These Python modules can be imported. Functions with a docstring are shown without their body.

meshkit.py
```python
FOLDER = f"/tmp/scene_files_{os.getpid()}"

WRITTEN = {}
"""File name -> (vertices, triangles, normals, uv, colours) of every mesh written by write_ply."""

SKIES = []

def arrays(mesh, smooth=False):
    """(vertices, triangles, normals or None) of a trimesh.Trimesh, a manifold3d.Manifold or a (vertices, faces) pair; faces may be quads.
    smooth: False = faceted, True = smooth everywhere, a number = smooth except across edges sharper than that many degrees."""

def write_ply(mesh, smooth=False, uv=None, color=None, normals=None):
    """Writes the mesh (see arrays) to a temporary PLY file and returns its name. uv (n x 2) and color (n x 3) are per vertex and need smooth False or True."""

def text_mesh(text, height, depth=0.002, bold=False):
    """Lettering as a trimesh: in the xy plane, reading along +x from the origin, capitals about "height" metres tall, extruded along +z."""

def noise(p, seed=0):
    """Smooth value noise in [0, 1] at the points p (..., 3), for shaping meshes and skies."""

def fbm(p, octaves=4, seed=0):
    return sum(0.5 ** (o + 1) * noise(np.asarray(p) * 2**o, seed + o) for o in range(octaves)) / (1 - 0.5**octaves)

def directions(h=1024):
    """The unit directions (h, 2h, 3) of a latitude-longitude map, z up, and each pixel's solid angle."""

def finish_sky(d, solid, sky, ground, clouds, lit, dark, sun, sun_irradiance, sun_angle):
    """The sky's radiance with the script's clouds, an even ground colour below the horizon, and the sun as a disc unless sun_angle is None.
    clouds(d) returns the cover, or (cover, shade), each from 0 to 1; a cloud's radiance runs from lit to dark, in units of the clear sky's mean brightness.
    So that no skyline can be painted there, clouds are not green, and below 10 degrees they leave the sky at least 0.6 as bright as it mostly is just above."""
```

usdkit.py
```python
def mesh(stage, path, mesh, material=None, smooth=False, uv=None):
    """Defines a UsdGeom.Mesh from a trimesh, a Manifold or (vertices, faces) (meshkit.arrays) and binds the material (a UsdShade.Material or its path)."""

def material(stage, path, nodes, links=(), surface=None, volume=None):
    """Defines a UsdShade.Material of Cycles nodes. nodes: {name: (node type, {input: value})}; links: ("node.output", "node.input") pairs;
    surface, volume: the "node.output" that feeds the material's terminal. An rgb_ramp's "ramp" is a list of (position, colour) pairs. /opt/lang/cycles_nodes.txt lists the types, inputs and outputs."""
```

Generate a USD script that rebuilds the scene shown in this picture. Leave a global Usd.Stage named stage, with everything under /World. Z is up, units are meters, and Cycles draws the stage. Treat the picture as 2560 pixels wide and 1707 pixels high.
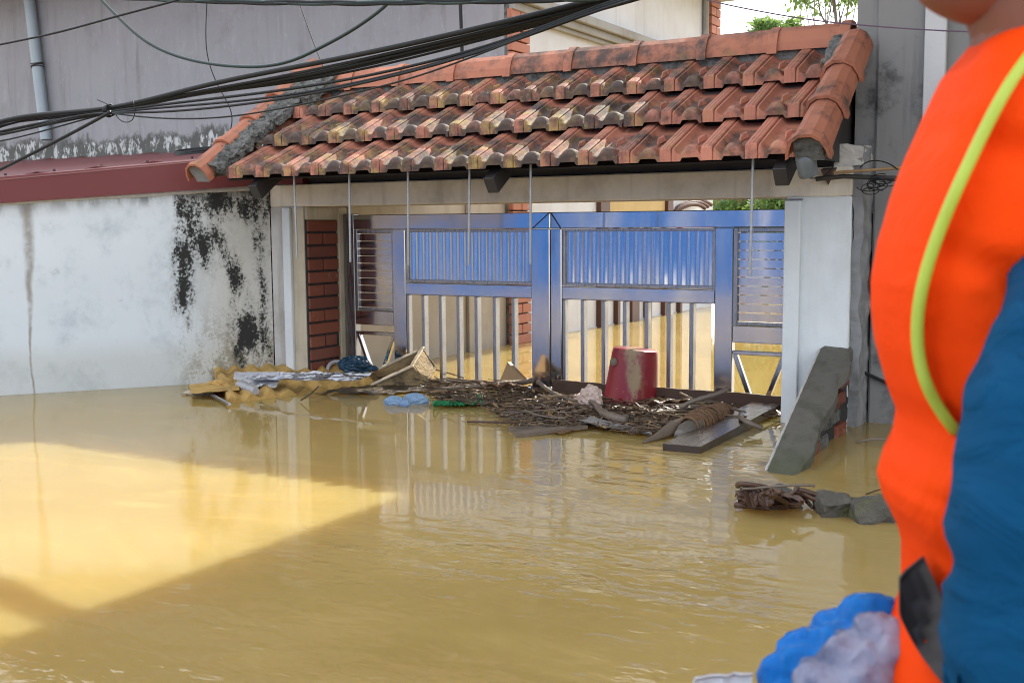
import math, random
import numpy as np, trimesh, manifold3d, usdkit, meshkit
from pxr import Usd, UsdGeom, UsdLux, UsdShade, Gf, Sdf

stage = Usd.Stage.CreateInMemory()
UsdGeom.SetStageUpAxis(stage, 'Z')
UsdGeom.Xform.Define(stage, '/World')
rng = np.random.default_rng(7)
random.seed(7)

# ------------------------------------------------------------------ camera, sky, sun, exposure
# World frame: x along the gate (left to right), y into the yard, z up, water at z = 0. The eye is 0.95 m above the water.
F, PIT, ROL, AZ, EYE = 2760., math.radians(5.95), math.radians(-.4), math.radians(30.2), .95
EXPOSURE = 1.5
SUN_EL, SUN_AZ = math.radians(40.), math.radians(3.)      # azimuth from +y towards +x
SKY_STRENGTH, SUN_INTENSITY = .085, .98
cp, sp, ca, sa, cr, sr = math.cos(PIT), math.sin(PIT), math.cos(AZ), math.sin(AZ), math.cos(ROL), math.sin(ROL)
EYEP = np.array([0., 0., EYE])

def ray(px, py):
    """Direction of the line of sight through a point of the 2560 x 1707 photograph (used only to measure where things stand)."""
    dx, dy = px - 1280., py - 853.5
    X, Y = cr * dx + sr * dy, -sr * dx + cr * dy
    xc, yc, zc = X / F, -Y / F, 1.
    fy, z = zc * cp + yc * sp, -zc * sp + yc * cp
    return np.array([xc * ca - fy * sa, xc * sa + fy * ca, z])
def W(px, py, z=0.): r = ray(px, py); return EYEP + r * (z - EYE) / r[2]          # on the level z
def G(px, py, y=5.22): r = ray(px, py); return EYEP + r * y / r[1]                # on a plane parallel to the gate
def SX(px, py, x): r = ray(px, py); return EYEP + r * x / r[0]                    # on a plane square to the gate
def PL(px, py, n, d): r = ray(px, py); n = np.array(n, float); return EYEP + r * (d - n @ EYEP) / (n @ r)

cam = UsdGeom.Camera.Define(stage, '/World/camera')
c0 = ray(1280, 853.5); c0 /= np.linalg.norm(c0)
right = ray(2280, 853.5) - ray(280, 853.5); right /= np.linalg.norm(right)
up = np.cross(right, c0)
cam.AddTransformOp().Set(Gf.Matrix4d(*[float(v) for v in (*right, 0, *up, 0, *(-c0), 0, *EYEP, 1)]))
cam.CreateHorizontalApertureAttr(36.0); cam.CreateVerticalApertureAttr(36.0 * 682 / 1024)
cam.CreateFocalLengthAttr(36.0 * F / 2560)
cam.CreateFStopAttr(8.0); cam.CreateFocusDistanceAttr(5.6)
cam.CreateClippingRangeAttr(Gf.Vec2f(.05, 2000))
cam.CreateExposureAttr(EXPOSURE)

dome = UsdLux.DomeLight.Define(stage, '/World/sky')
dome.GetPrim().SetCustomDataByKey('kind', 'structure')
usdkit.material(stage, '/World/Looks/sky', {
    'sky': ('sky_texture', {'sky_type': 'single_scattering', 'sun_disc': False, 'sun_elevation': SUN_EL, 'sun_rotation': SUN_AZ, 'air_density': 1.0, 'aerosol_density': 2.5, 'ozone_density': 1.0}),
    'co': ('texture_coordinate', {}), 'mp': ('mapping', {'scale': (1.2, 1.2, 3.0)}),
    'n': ('noise_texture', {'scale': 2.2, 'detail': 5, 'roughness': .6}),
    'r': ('map_range', {'range_type': 'smoothstep', 'from_min': .34, 'from_max': .68, 'to_min': .35, 'to_max': .9}),
    'mix': ('mix_color', {'b': (10.5, 10.6, 10.8)}),
    'bg': ('background_shader', {'strength': SKY_STRENGTH})},
    [('co.generated', 'mp.vector'), ('mp.vector', 'n.vector'), ('n.fac', 'r.value'), ('r.result', 'mix.fac'), ('sky.color', 'mix.a'), ('mix.result', 'bg.color')], surface='bg.background')
UsdShade.MaterialBindingAPI.Apply(dome.GetPrim()).Bind(UsdShade.Material.Get(stage, '/World/Looks/sky'))
sun = UsdLux.DistantLight.Define(stage, '/World/sun')
sun.CreateNormalizeAttr(True); sun.CreateIntensityAttr(SUN_INTENSITY); sun.CreateAngleAttr(.65); sun.CreateColorAttr(Gf.Vec3f(1., .93, .82))
sd = np.array([math.sin(SUN_AZ) * math.cos(SUN_EL), math.cos(SUN_AZ) * math.cos(SUN_EL), math.sin(SUN_EL)])
sx = np.cross([0, 0, 1.], sd); sx /= np.linalg.norm(sx); sy = np.cross(sd, sx)
sun.AddTransformOp().Set(Gf.Matrix4d(*[float(v) for v in (*sx, 0, *sy, 0, *sd, 0, 0, 0, 30, 1)]))

# ------------------------------------------------------------------ scene helpers
BASE, COUNT = {}, {}
def _path(parent, name):
    key = (parent, name); k = COUNT.get(key, 0); COUNT[key] = k + 1
    return f'{parent}/{name}' + (f'_{k:03d}' if k else '')
def tag(p, label=None, cat=None, group=None, kind=None):
    for k, v in (('label', label), ('category', cat), ('group', group), ('kind', kind)):
        if v: p.SetCustomDataByKey(k, v)
    return p
def thing(name, label, cat, loc=(0, 0, 0), group=None, kind=None):
    path = _path('/World', name)
    x = UsdGeom.Xform.Define(stage, path); x.AddTranslateOp().Set(Gf.Vec3d(*[float(v) for v in loc]))
    BASE[path] = np.array(loc, float)
    tag(x.GetPrim(), label, cat, group, kind)
    return path
def merge(ms):
    vs, fs, n = [], [], 0
    for m in ms:
        v, f = np.asarray(m.vertices), np.asarray(m.faces)
        vs.append(v); fs.append(f + n); n += len(v)
    return trimesh.Trimesh(np.vstack(vs), np.vstack(fs), process=False)
def part(parent, name, mesh, mat, smooth=False, uv=None, label=None, kind=None):
    """One mesh of the scene, its vertices given in the world frame."""
    if isinstance(mesh, list): mesh = merge(mesh)
    if uv is None:
        mesh = trimesh.Trimesh(mesh.vertices, mesh.faces, process=False); mesh.remove_unreferenced_vertices()
    path = _path(parent, name); root = '/' + '/'.join(path.split('/')[1:3])
    if root == path:
        BASE[path] = np.array([*np.asarray(mesh.vertices)[:, :2].mean(0), np.asarray(mesh.vertices)[:, 2].min()])
    m = trimesh.Trimesh(np.asarray(mesh.vertices) - BASE[root], mesh.faces, process=False)
    g = usdkit.mesh(stage, path, m, MAT[mat], smooth=smooth, uv=uv)
    if root == path: g.AddTranslateOp().Set(Gf.Vec3d(*[float(v) for v in BASE[path]]))
    tag(g.GetPrim(), label, None, None, kind)
    return path
def single(name, label, cat, mesh, mat, smooth=False, group=None, kind=None, uv=None):
    p = part('/World', name, mesh, mat, smooth, uv)
    tag(stage.GetPrimAtPath(p), label, cat, group, kind)
    return p

def box(x0, x1, y0, y1, z0, z1):
    m = trimesh.creation.box([abs(x1 - x0), abs(y1 - y0), abs(z1 - z0)]); m.apply_translation([(x0 + x1) / 2, (y0 + y1) / 2, (z0 + z1) / 2]); return m
def hull(pts): return trimesh.Trimesh(np.asarray(pts)).convex_hull
def cbox(x0, x1, y0, y1, z0, z1, c=.004):
    x0, x1, y0, y1, z0, z1 = min(x0, x1), max(x0, x1), min(y0, y1), max(y0, y1), min(z0, z1), max(z0, z1)
    p = []
    for X, sx_ in ((x0, 1), (x1, -1)):
        for Y, sy_ in ((y0, 1), (y1, -1)):
            for Z, sz_ in ((z0, 1), (z1, -1)):
                p += [(X + sx_ * c, Y + sy_ * c, Z), (X + sx_ * c, Y, Z + sz_ * c), (X, Y + sy_ * c, Z + sz_ * c)]
    return trimesh.convex.convex_hull(np.array(p))
def obox(a, b, w, t, upv=(0, 0, 1), c=.003):
    """A bar from a to b, w wide (square to upv) and t thick."""
    a, b = np.array(a, float), np.array(b, float); d = b - a; L = np.linalg.norm(d); d /= L
    s = np.cross(d, upv); s /= np.linalg.norm(s); n = np.cross(s, d)
    m = cbox(0, L, -w / 2, w / 2, -t / 2, t / 2, c)
    return trimesh.Trimesh(a + np.asarray(m.vertices) @ np.stack([d, s, n]), m.faces, process=False)
def tube(points, radii, sides=8, cap=True):
    p = np.asarray(points, float); n = len(p); r = np.broadcast_to(np.asarray(radii, float), (n,))
    t = np.gradient(p, axis=0); t /= np.linalg.norm(t, axis=1, keepdims=True) + 1e-12
    a = np.zeros_like(p); ref = np.array([0, 0, 1.]) if abs(t[0, 2]) < .9 else np.array([1., 0, 0])
    for i in range(n):
        ref = ref - t[i] * (ref @ t[i]); ref /= np.linalg.norm(ref) + 1e-12; a[i] = ref
    b = np.cross(t, a); ang = np.arange(sides) * 2 * np.pi / sides
    v = p[:, None] + r[:, None, None] * (np.cos(ang)[None, :, None] * a[:, None] + np.sin(ang)[None, :, None] * b[:, None])
    i, j = np.meshgrid(np.arange(n - 1), np.arange(sides), indexing='ij')
    q = np.stack([i * sides + j, i * sides + (j + 1) % sides, (i + 1) * sides + (j + 1) % sides, (i + 1) * sides + j], -1).reshape(-1, 4)
    f = np.vstack([q[:, [0, 1, 2]], q[:, [0, 2, 3]]]); v = v.reshape(-1, 3)
    if cap:
        k = len(v); v = np.vstack([v, p[0], p[-1]]); j = np.arange(sides)
        f = np.vstack([f, np.stack([np.full(sides, k), (j + 1) % sides, j], 1), np.stack([np.full(sides, k + 1), (n - 1) * sides + j, (n - 1) * sides + (j + 1) % sides], 1)])
    return trimesh.Trimesh(v, f[:, ::-1] if False else f, process=False)
def spline(pts, n=40):
    from scipy.interpolate import CubicSpline
    p = np.asarray(pts, float)
    if len(p) == 2: return np.linspace(p[0], p[1], max(2, n))
    t = np.r_[0, np.cumsum(np.linalg.norm(np.diff(p, axis=0), axis=1))]
    return CubicSpline(t, p)(np.linspace(0, t[-1], n))
def grid(P, close=False):
    """P (n, m, 3) -> a sheet."""
    n, m = P.shape[:2]; i, j = np.meshgrid(np.arange(n - 1), np.arange(m - 1), indexing='ij')
    a = (i * m + j).ravel(); q = np.stack([a, a + m, a + m + 1, a + 1], 1)
    return trimesh.Trimesh(P.reshape(-1, 3), np.vstack([q[:, [0, 1, 2]], q[:, [0, 2, 3]]]), process=False)
def slab(P, off):
    """A sheet given thickness: P and P + off, joined at the rim."""
    n, m = P.shape[:2]; a = grid(P); b = grid(P + off); N = n * m
    rim = np.r_[np.arange(m), np.arange(2 * m - 1, N, m), np.arange(N - 2, N - m - 1, -1), np.arange(N - 2 * m, 0, -m)]
    r2 = np.roll(rim, -1); q = np.stack([rim, r2, r2 + N, rim + N], 1)
    f = np.vstack([a.faces, b.faces[:, ::-1] + N, q[:, [0, 2, 1]], q[:, [0, 3, 2]]])
    return trimesh.Trimesh(np.vstack([a.vertices, b.vertices]), f, process=False)
def blob(center, radii, amp=.15, freq=6., sub=4, seed=0, rot=0.):
    m = trimesh.creation.icosphere(sub, 1.0); v = np.asarray(m.vertices)
    v = v * (1 + amp * (2 * meshkit.fbm(v * freq / 3 + seed * 3.1 + 10, 4, seed) - 1))[:, None] * np.array(radii)
    c, s = math.cos(rot), math.sin(rot)
    v = np.stack([v[:, 0] * c - v[:, 1] * s, v[:, 0] * s + v[:, 1] * c, v[:, 2]], 1)
    return trimesh.Trimesh(v + np.array(center), m.faces, process=False)
def rough(m, amp, freq, seed=0, size=.03):
    """Breaks up a solid's faces and edges."""
    m = m.copy(); v, f = trimesh.remesh.subdivide_to_size(m.vertices, m.faces, size, max_iter=8)
    m = trimesh.Trimesh(v, f, process=True); v = np.asarray(m.vertices).copy()
    d = np.stack([meshkit.fbm(v * freq + 31 * k + 50, 3, seed + k) for k in range(3)], 1) * 2 - 1
    return trimesh.Trimesh(v + amp * d, m.faces, process=False)

# ------------------------------------------------------------------ materials
MAT = {}
class NG:
    def __init__(s):
        s.nodes, s.links = {}, []; s.pos = s('geometry', 'position')
    def __call__(s, kind, out, **kw):
        name, vals = f'n{len(s.nodes)}', {}
        for k, v in kw.items():
            if isinstance(v, str) and v.startswith('@'): s.links.append((v[1:], f'{name}.{k}'))
            else: vals[k] = v
        s.nodes[name] = (kind, vals)
        return f'@{name}.{out}'
    def noise(s, scale=5., detail=4, rough=.55, stretch=(1, 1, 1), loc=(0, 0, 0), dist=0., vec=None):
        return s('noise_texture', 'fac', vector=s('mapping', 'vector', vector=vec or s.pos, scale=stretch, location=loc), scale=scale, detail=detail, roughness=rough, distortion=dist)
    def m(s, op, a, b=0., c=0.): return s('math', 'value', math_type=op, value1=a, value2=b, value3=c)
    def ss(s, x, a, b, lo=0., hi=1.): return s('map_range', 'result', range_type='smoothstep', value=x, from_min=a, from_max=b, to_min=lo, to_max=hi)
    def dot(s, v): return s('vector_math', 'value', math_type='dot_product', vector1=s.pos, vector2=v)
    def mix(s, f, a, b, blend='mix'): return s('mix_color', 'result', blend_type=blend, fac=f, a=a, b=b)
    def bump(s, h, strength=.4, dist=.01): return s('bump', 'normal', height=h, strength=strength, distance=dist)
    def xyz(s, axis): return s('separate_xyz', axis, vector=s.pos)
    def done(s, name, **kw):
        b = s('principled_bsdf', 'BSDF', **kw)
        MAT[name] = usdkit.material(stage, '/World/Looks/' + name, s.nodes, s.links, surface=b[1:])

def plain(name, col, rough_=.6, var=.25, scale=12., bump=.2, bdist=.004, dirt=None, dirt_amt=.5, **kw):
    g = NG(); n = g.noise(scale, 5, .6)
    c = g.mix(n, tuple(x * (1 - var) for x in col), tuple(x * (1 + var) for x in col))
    if dirt: c = g.mix(g.m('multiply', g.ss(g.noise(scale * .4, 5, .65, loc=(3, 7, 1)), .45, .65), dirt_amt), c, dirt)
    g.done(name, base_color=c, roughness=rough_, normal=g.bump(g.noise(scale * 6, 3), bump, bdist), **kw)

# flood water: silty, glossy, rippled
g = NG()
px_, py_ = g.xyz('x'), g.xyz('y')
big = g.noise(.55, 3, .5, stretch=(1, 1.6, 1), dist=.4)
streak = g.noise(1.5, 4, .6, stretch=(.7, 1.8, 1), loc=(2, 3, 0), dist=1.2)
col = g.mix(g.ss(big, .35, .65), (.290, .203, .066), (.335, .240, .084))
col = g.mix(g.ss(streak, .5, .75, 0, .35), col, (.43, .31, .11))
# ripples: calm beside the left wall, lively before the camera and where the yard drains round the gate
calm = g.ss(g.m('add', px_, g.m('multiply', py_, -.45)), -3.5, -1.6, .04, .9)
pat = g.ss(g.noise(.8, 2, .5, loc=(9, 4, 0)), .40, .64, .12, 1.25)
w1 = g.noise(7., 2, .5, stretch=(1.0, 1.7, 1), dist=.6)
w2 = g.noise(22., 2, .5, stretch=(1., 1.8, 1), loc=(5, 1, 0), dist=.4)
w3 = g.noise(2.2, 2, .5, stretch=(1., 1.5, 1), loc=(1, 8, 0))
h = g.m('add', g.m('multiply', w1, .55), g.m('add', g.m('multiply', w2, .12), g.m('multiply', w3, .7)))
def spot(cx, cy, rx, ry, amp):
    a_ = g.m('divide', g.m('subtract', px_, cx), rx); b_ = g.m('divide', g.m('subtract', py_, cy), ry)
    return g.m('multiply', g.m('exponent', g.m('multiply', g.m('add', g.m('multiply', a_, a_), g.m('multiply', b_, b_)), -1.)), amp)
lively = g.m('multiply', g.ss(g.noise(5., 2, .5, stretch=(1, 2., 1), loc=(6, 6, 0)), .38, .80), g.m('add', spot(-1.68, 3.95, .35, .6, .62), g.m('add', spot(-1.25, 2.75, .42, .35, .75), spot(-1.85, 2.55, .35, .25, .75))))
h = g.m('add', g.m('multiply', h, g.m('multiply', calm, pat)), g.m('multiply', g.noise(17., 2, .5, stretch=(1., 1.7, 1), loc=(3, 2, 0), dist=.5), lively))
g.done('flood_water', base_color=col, roughness=.035, ior=1.33, specular_ior_level=.5, subsurface_weight=.8, subsurface_method='burley', subsurface_radius=(1., .55, .18), subsurface_scale=.5,
       normal=g.bump(h, .6, .026))
plain('silt', (.22, .15, .07), .8)

# white compound wall with black mould by the corner
WD = np.array([.605, .796, 0.]); WN = np.array([.796, -.605, 0.])       # along the wall towards the corner; out of it
WP0 = np.array([-5.46, 4.415, 0.]); WDD = float(WN @ WP0); SC = float(WD @ np.array([-4.773, 5.22, 0]))
g = NG(); s_ = g.m('subtract', g.dot(tuple(WD)), SC)                 # 0 at the corner, negative away from it
z_ = g.xyz('z')
base = g.mix(g.noise(2.2, 5, .6), (.56, .615, .64), (.67, .72, .74))
base = g.mix(g.ss(g.noise(3.0, 5, .7, loc=(5, 2, 2)), .50, .74, 0, .6), base, (.36, .42, .45))
base = g.mix(g.ss(g.noise(12, 5, .7, loc=(2, 5, 2)), .60, .74, 0, .4), base, (.33, .36, .36))
base = g.mix(g.ss(z_, .33, .16, 0, .35), base, (.44, .43, .33))           # tide mark
near = g.ss(s_, -.68, -.40)
beige = g.mix(g.m('multiply', g.ss(s_, -.62, -.2), .75), base, (.52, .49, .41))
mo = g.m('add', g.m('multiply', g.noise(7., 6, .66, stretch=(1, 1, .5), loc=(1.3, .2, .8)), .66), g.m('multiply', g.noise(55, 3, .75), .34))
def gauss(c, w, zc, zw, tilt=0.):
    a_ = g.m('divide', g.m('add', g.m('subtract', s_, c), g.m('multiply', g.m('subtract', z_, zc), tilt)), w); b_ = g.m('divide', g.m('subtract', z_, zc), zw)
    return g.m('exponent', g.m('multiply', g.m('add', g.m('multiply', a_, a_), g.m('multiply', b_, b_)), -1.))
bias = gauss(-.545, .062, .62, .36)
for q_ in ((-.40, .08, .86, .17, .3), (-.26, .07, .72, .26, .35), (-.16, .10, .34, .26, .1), (-.30, .3, 1.10, .12), (-.06, .05, .5, .5)): bias = g.m('maximum', bias, gauss(*q_))
gate_ = g.ss(bias, .03, .30)
ml = g.m('multiply', g.ss(g.m('add', mo, g.m('multiply', bias, .185)), .595, .675), gate_)
green = g.mix(g.m('multiply', g.ss(mo, .44, .56), g.m('multiply', near, g.ss(z_, .55, .1, .12, .75))), beige, (.20, .17, .09))
green = g.mix(g.m('multiply', g.ss(g.m('add', mo, g.m('multiply', bias, .19)), .50, .64), g.m('multiply', gate_, .30)), green, (.16, .16, .14))
col = g.mix(ml, green, (.016, .017, .014))
topd = g.m('multiply', g.ss(g.m('add', z_, g.m('multiply', s_, -.085)), 1.12, 1.2), g.ss(g.noise(9, 5, .65, stretch=(1, 1, .3)), .40, .62))
col = g.mix(g.m('multiply', topd, g.ss(s_, -1.2, -.3, .35, .95)), col, (.045, .042, .035))
wob = g.m('multiply', g.m('subtract', g.noise(1.6, 4, .6, loc=(0, 0, 4)), .5), .10)
line = g.m('absolute', g.m('add', g.m('add', s_, 1.395), wob), 0.)
wd_ = g.ss(z_, .2, 1.1, .010, .045)
col = g.mix(g.m('multiply', g.ss(g.m('divide', line, wd_), 1.1, .1), g.ss(g.noise(14, 4, .6), .2, .6, .25, .75)), col, (.20, .165, .12))
g.done('white_wall', base_color=col, roughness=.85, normal=g.bump(g.m('add', g.noise(30, 5, .7), g.m('multiply', g.noise(6, 3), .6)), .25, .006))

def plaster(name, col, dark, amount=.5, scale=3., streaks=.4, low=.42, hi=.72, bumpy=.25, streakcol=None):
    g = NG(); n = g.noise(scale, 6, .62)
    c = g.mix(n, tuple(v * .86 for v in col), tuple(v * 1.12 for v in col))
    c = g.mix(g.ss(g.noise(scale * .8, 6, .68, loc=(4, 1, 7)), low, hi, 0, amount), c, dark)
    c = g.mix(g.ss(g.noise(7, 5, .6, stretch=(1.4, 1.4, .12), loc=(2, 2, 2)), .5, .75, 0, streaks), c, streakcol or dark)
    g.done(name, base_color=c, roughness=.85, normal=g.bump(g.m('add', g.noise(45, 4, .7), g.noise(9, 4, .6)), bumpy, .006))
plaster('beige_plaster', (.74, .67, .54), (.22, .18, .13), .4, 4., .35)
plaster('cream_jamb', (.50, .44, .32), (.2, .16, .1), .35, 5., .4)
plaster('cool_white', (.68, .715, .71), (.40, .41, .38), .3, 3., .15)
plaster('pier_white', (.55, .54, .50), (.25, .22, .17), .45, 5., .5)
plaster('broken_cement', (.24, .24, .24), (.10, .10, .10), .5, 12., .2, bumpy=.6)
plaster('neighbour_concrete', (.21, .208, .20), (.03, .03, .03), .85, 3.4, .6, low=.5, hi=.66)
plaster('pale_strip', (.5, .5, .5), (.3, .29, .28), .4, 5., .5)
plaster('house_white', (.60, .615, .64), (.40, .36, .30), .3, 1.5, .35)
plaster('yard_plaster', (.40, .36, .30), (.25, .20, .14), .4, 2.5, .4)
plaster('moulding_grey', (.30, .30, .29), (.18, .15, .12), .5, 3., .3)
plaster('ochre_plaster', (.52, .38, .17), (.3, .2, .1), .3, 3., .3)
# grey house front with lime bloom and algae along its foot
g = NG(); z_ = g.xyz('z')
c = g.mix(g.noise(1.1, 5, .6), (.235, .235, .245), (.32, .32, .33))
c = g.mix(g.ss(g.noise(5, 6, .65, stretch=(1.3, 1.3, .22), loc=(3, 0, 1)), .52, .74, 0, .5), c, (.36, .36, .375))
c = g.mix(g.ss(g.noise(9, 5, .6, stretch=(1.2, 1.2, .1), loc=(0, 4, 1)), .50, .78, 0, .5), c, (.15, .14, .135))
c = g.mix(g.ss(g.noise(2.4, 7, .7, loc=(8, 1, 2)), .52, .70, 0, .4), c, (.17, .165, .155))
c = g.mix(g.ss(g.noise(24, 4, .7, stretch=(1, 1, .35), loc=(1, 1, 1)), .56, .72, 0, .35), c, (.40, .40, .42))
n6 = g.noise(7, 6, .66, stretch=(1, 1, .55)); foot = g.m('add', g.m('subtract', z_, 1.87), g.m('multiply', g.m('subtract', n6, .5), -.42))
c = g.mix(g.ss(foot, .03, -.05, 0, .9), c, (.07, .072, .062))
c = g.mix(g.m('multiply', g.ss(foot, -.02, -.07), g.ss(g.noise(16, 5, .7, stretch=(1, 1, .5), loc=(5, 5, 5)), .5, .6, 0, .9)), c, (.52, .53, .52))
g.done('house_grey', base_color=c, roughness=.9, normal=g.bump(g.noise(30, 5, .7), .25, .008))

plain('red_sheet', (.135, .026, .026), .45, .12, 3., .06)
plain('red_sheet_edge', (.26, .115, .105), .5, .12, 3., .06)
plain('pvc_grey', (.30, .36, .385), .4, .12, 4., .05)
plain('cable_black', (.008, .0095, .010), .5, .3, 4., .05, specular_ior_level=.3)
plain('cable_green', (.010, .024, .022), .4, .3, 4., .05)
plain('wire_violet', (.10, .06, .10), .5, .2, 4., .05)
def bricks(name, a, b, dirt):
    g = NG(); c = g.mix(g.noise(6, 4, .6), a, b)
    c = g.mix(g.ss(g.noise(13, 6, .7, loc=(1, 2, 3)), .56, .72, 0, .5), c, dirt)
    g.done(name, base_color=c, roughness=.62, normal=g.bump(g.noise(70, 4, .7), .35, .004))
bricks('brick_dark', (.155, .040, .020), (.235, .065, .032), (.33, .24, .19))
bricks('brick_deep', (.115, .033, .020), (.19, .052, .028), (.05, .035, .03))
bricks('brick_pale', (.34, .115, .06), (.42, .155, .09), (.48, .34, .27))
plain('mortar_dark', (.035, .033, .033), .9, .3, 20., .4)
plain('mortar_grey', (.15, .15, .14), .95, .5, 40., .8, .01, dirt=(.02, .022, .018), dirt_amt=.7)
plain('timber_black', (.028, .024, .022), .6, .5, 8., .3)
plain('timber_brown', (.075, .042, .028), .65, .35, 8., .3)
plain('rod_grey', (.34, .34, .34), .5, .25, 40., .3, metallic=.5)
plain('chrome', (.7, .7, .7), .12, .05, 4., .02, metallic=1.)
plain('iron_dark', (.05, .045, .04), .55, .4, 10., .2, metallic=.4)

# roof tiles: terracotta, black lichen in the pans, yellow moss plus painted sun gold on the ribs
for k in range(5):
    g = NG(); uvx = g('separate_xyz', 'x', vector=g('uvmap', 'UV', attribute='st'))
    uvy = g('separate_xyz', 'y', vector=g('uvmap', 'UV', attribute='st'))
    t = .9 + .07 * k
    c = g.mix(g.noise(9, 5, .6), (.37 * t, .128 * t, .078 * t), (.46 * t, .185 * t, .122 * t))
    zone = g.ss(g.xyz('x'), -1.55, -2.5, 0, .13)                 # the clean end of the roof is the right one
    lich = g.m('add', g.m('add', g.m('add', g.m('multiply', g.noise(4.2, 6, .7, loc=(k, 2 * k, 0)), .75), g.m('multiply', g.noise(26, 4, .7), .25)), zone), g.m('multiply', g.ss(uvx, .34, .5), .10))
    lich = g.m('add', lich, g.m('multiply', g.ss(uvy, .75, .55), .05))
    msk = g.m('multiply', g.ss(lich, .53, .77, 0, .94), g.ss(uvy, .80, .68))   # the head of a tile, under the lap, stays clean
    c = g.mix(msk, c, (.032, .028, .024))
    moss_sun = g.m('multiply', g.ss(g.noise(11, 5, .65, loc=(7, k, 3)), .46, .70, 0, .7), g.ss(uvy, .8, .3, .25, 1.))
    moss_sun = g.m('multiply', moss_sun, g.m('add', .35, g.m('multiply', g.ss(uvx, .5, .42), g.m('multiply', g.ss(g.xyz('x'), -1.8, -2.6), .8))))  # extra gold on the left-hand ribs paints in the sun band
    c = g.mix(moss_sun, c, (.36, .255, .075))
    g.done(f'roof_tile_{"abcde"[k]}', base_color=c, roughness=.72, normal=g.bump(g.noise(60, 5, .7), .3, .004))
for k, (lo, hi_) in enumerate(((.47, .74), (.36, .64))):
    g = NG(); c = g.mix(g.noise(7, 5, .6), (.33, .105, .055), (.42, .165, .095))
    c = g.mix(g.ss(g.noise(6.5, 6, .68, loc=(2, 5, k)), lo, hi_, 0, .94), c, (.035, .03, .027))
    c = g.mix(g.ss(g.noise(8, 5, .65, loc=(4, 9, 3)), .58, .7, 0, .4), c, (.19, .15, .05))
    g.done(f'ridge_tile_{"ab"[k]}', base_color=c, roughness=.7, normal=g.bump(g.noise(60, 5, .7), .3, .004))

# stainless steel: fine brushing and water smears
def steel(name, col, r0, r1, stretch):
    g = NG(); n = g.noise(10, 4, .6, stretch=stretch)
    c = g.mix(g.ss(g.noise(8, 5, .6, loc=(4, 4, 4)), .5, .75, 0, .3), col, tuple(v * .7 for v in col))
    rr = g.ss(n, .3, .7, r0, r1)
    g.done(name, base_color=c, metallic=1., roughness=rr, normal=g.bump(g.noise(3.5, 2, .5), .06, .02))
steel('steel', (.50, .495, .50), .09, .17, (1, 1, .15))
steel('steel_dull', (.33, .325, .325), .25, .45, (12, 1, 1))
plain('gate_seam', (.035, .03, .03), .6, .4, 10., .1)
plain('blue_paint', (.007, .072, .275), .5, .15, 2., .05)

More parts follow.
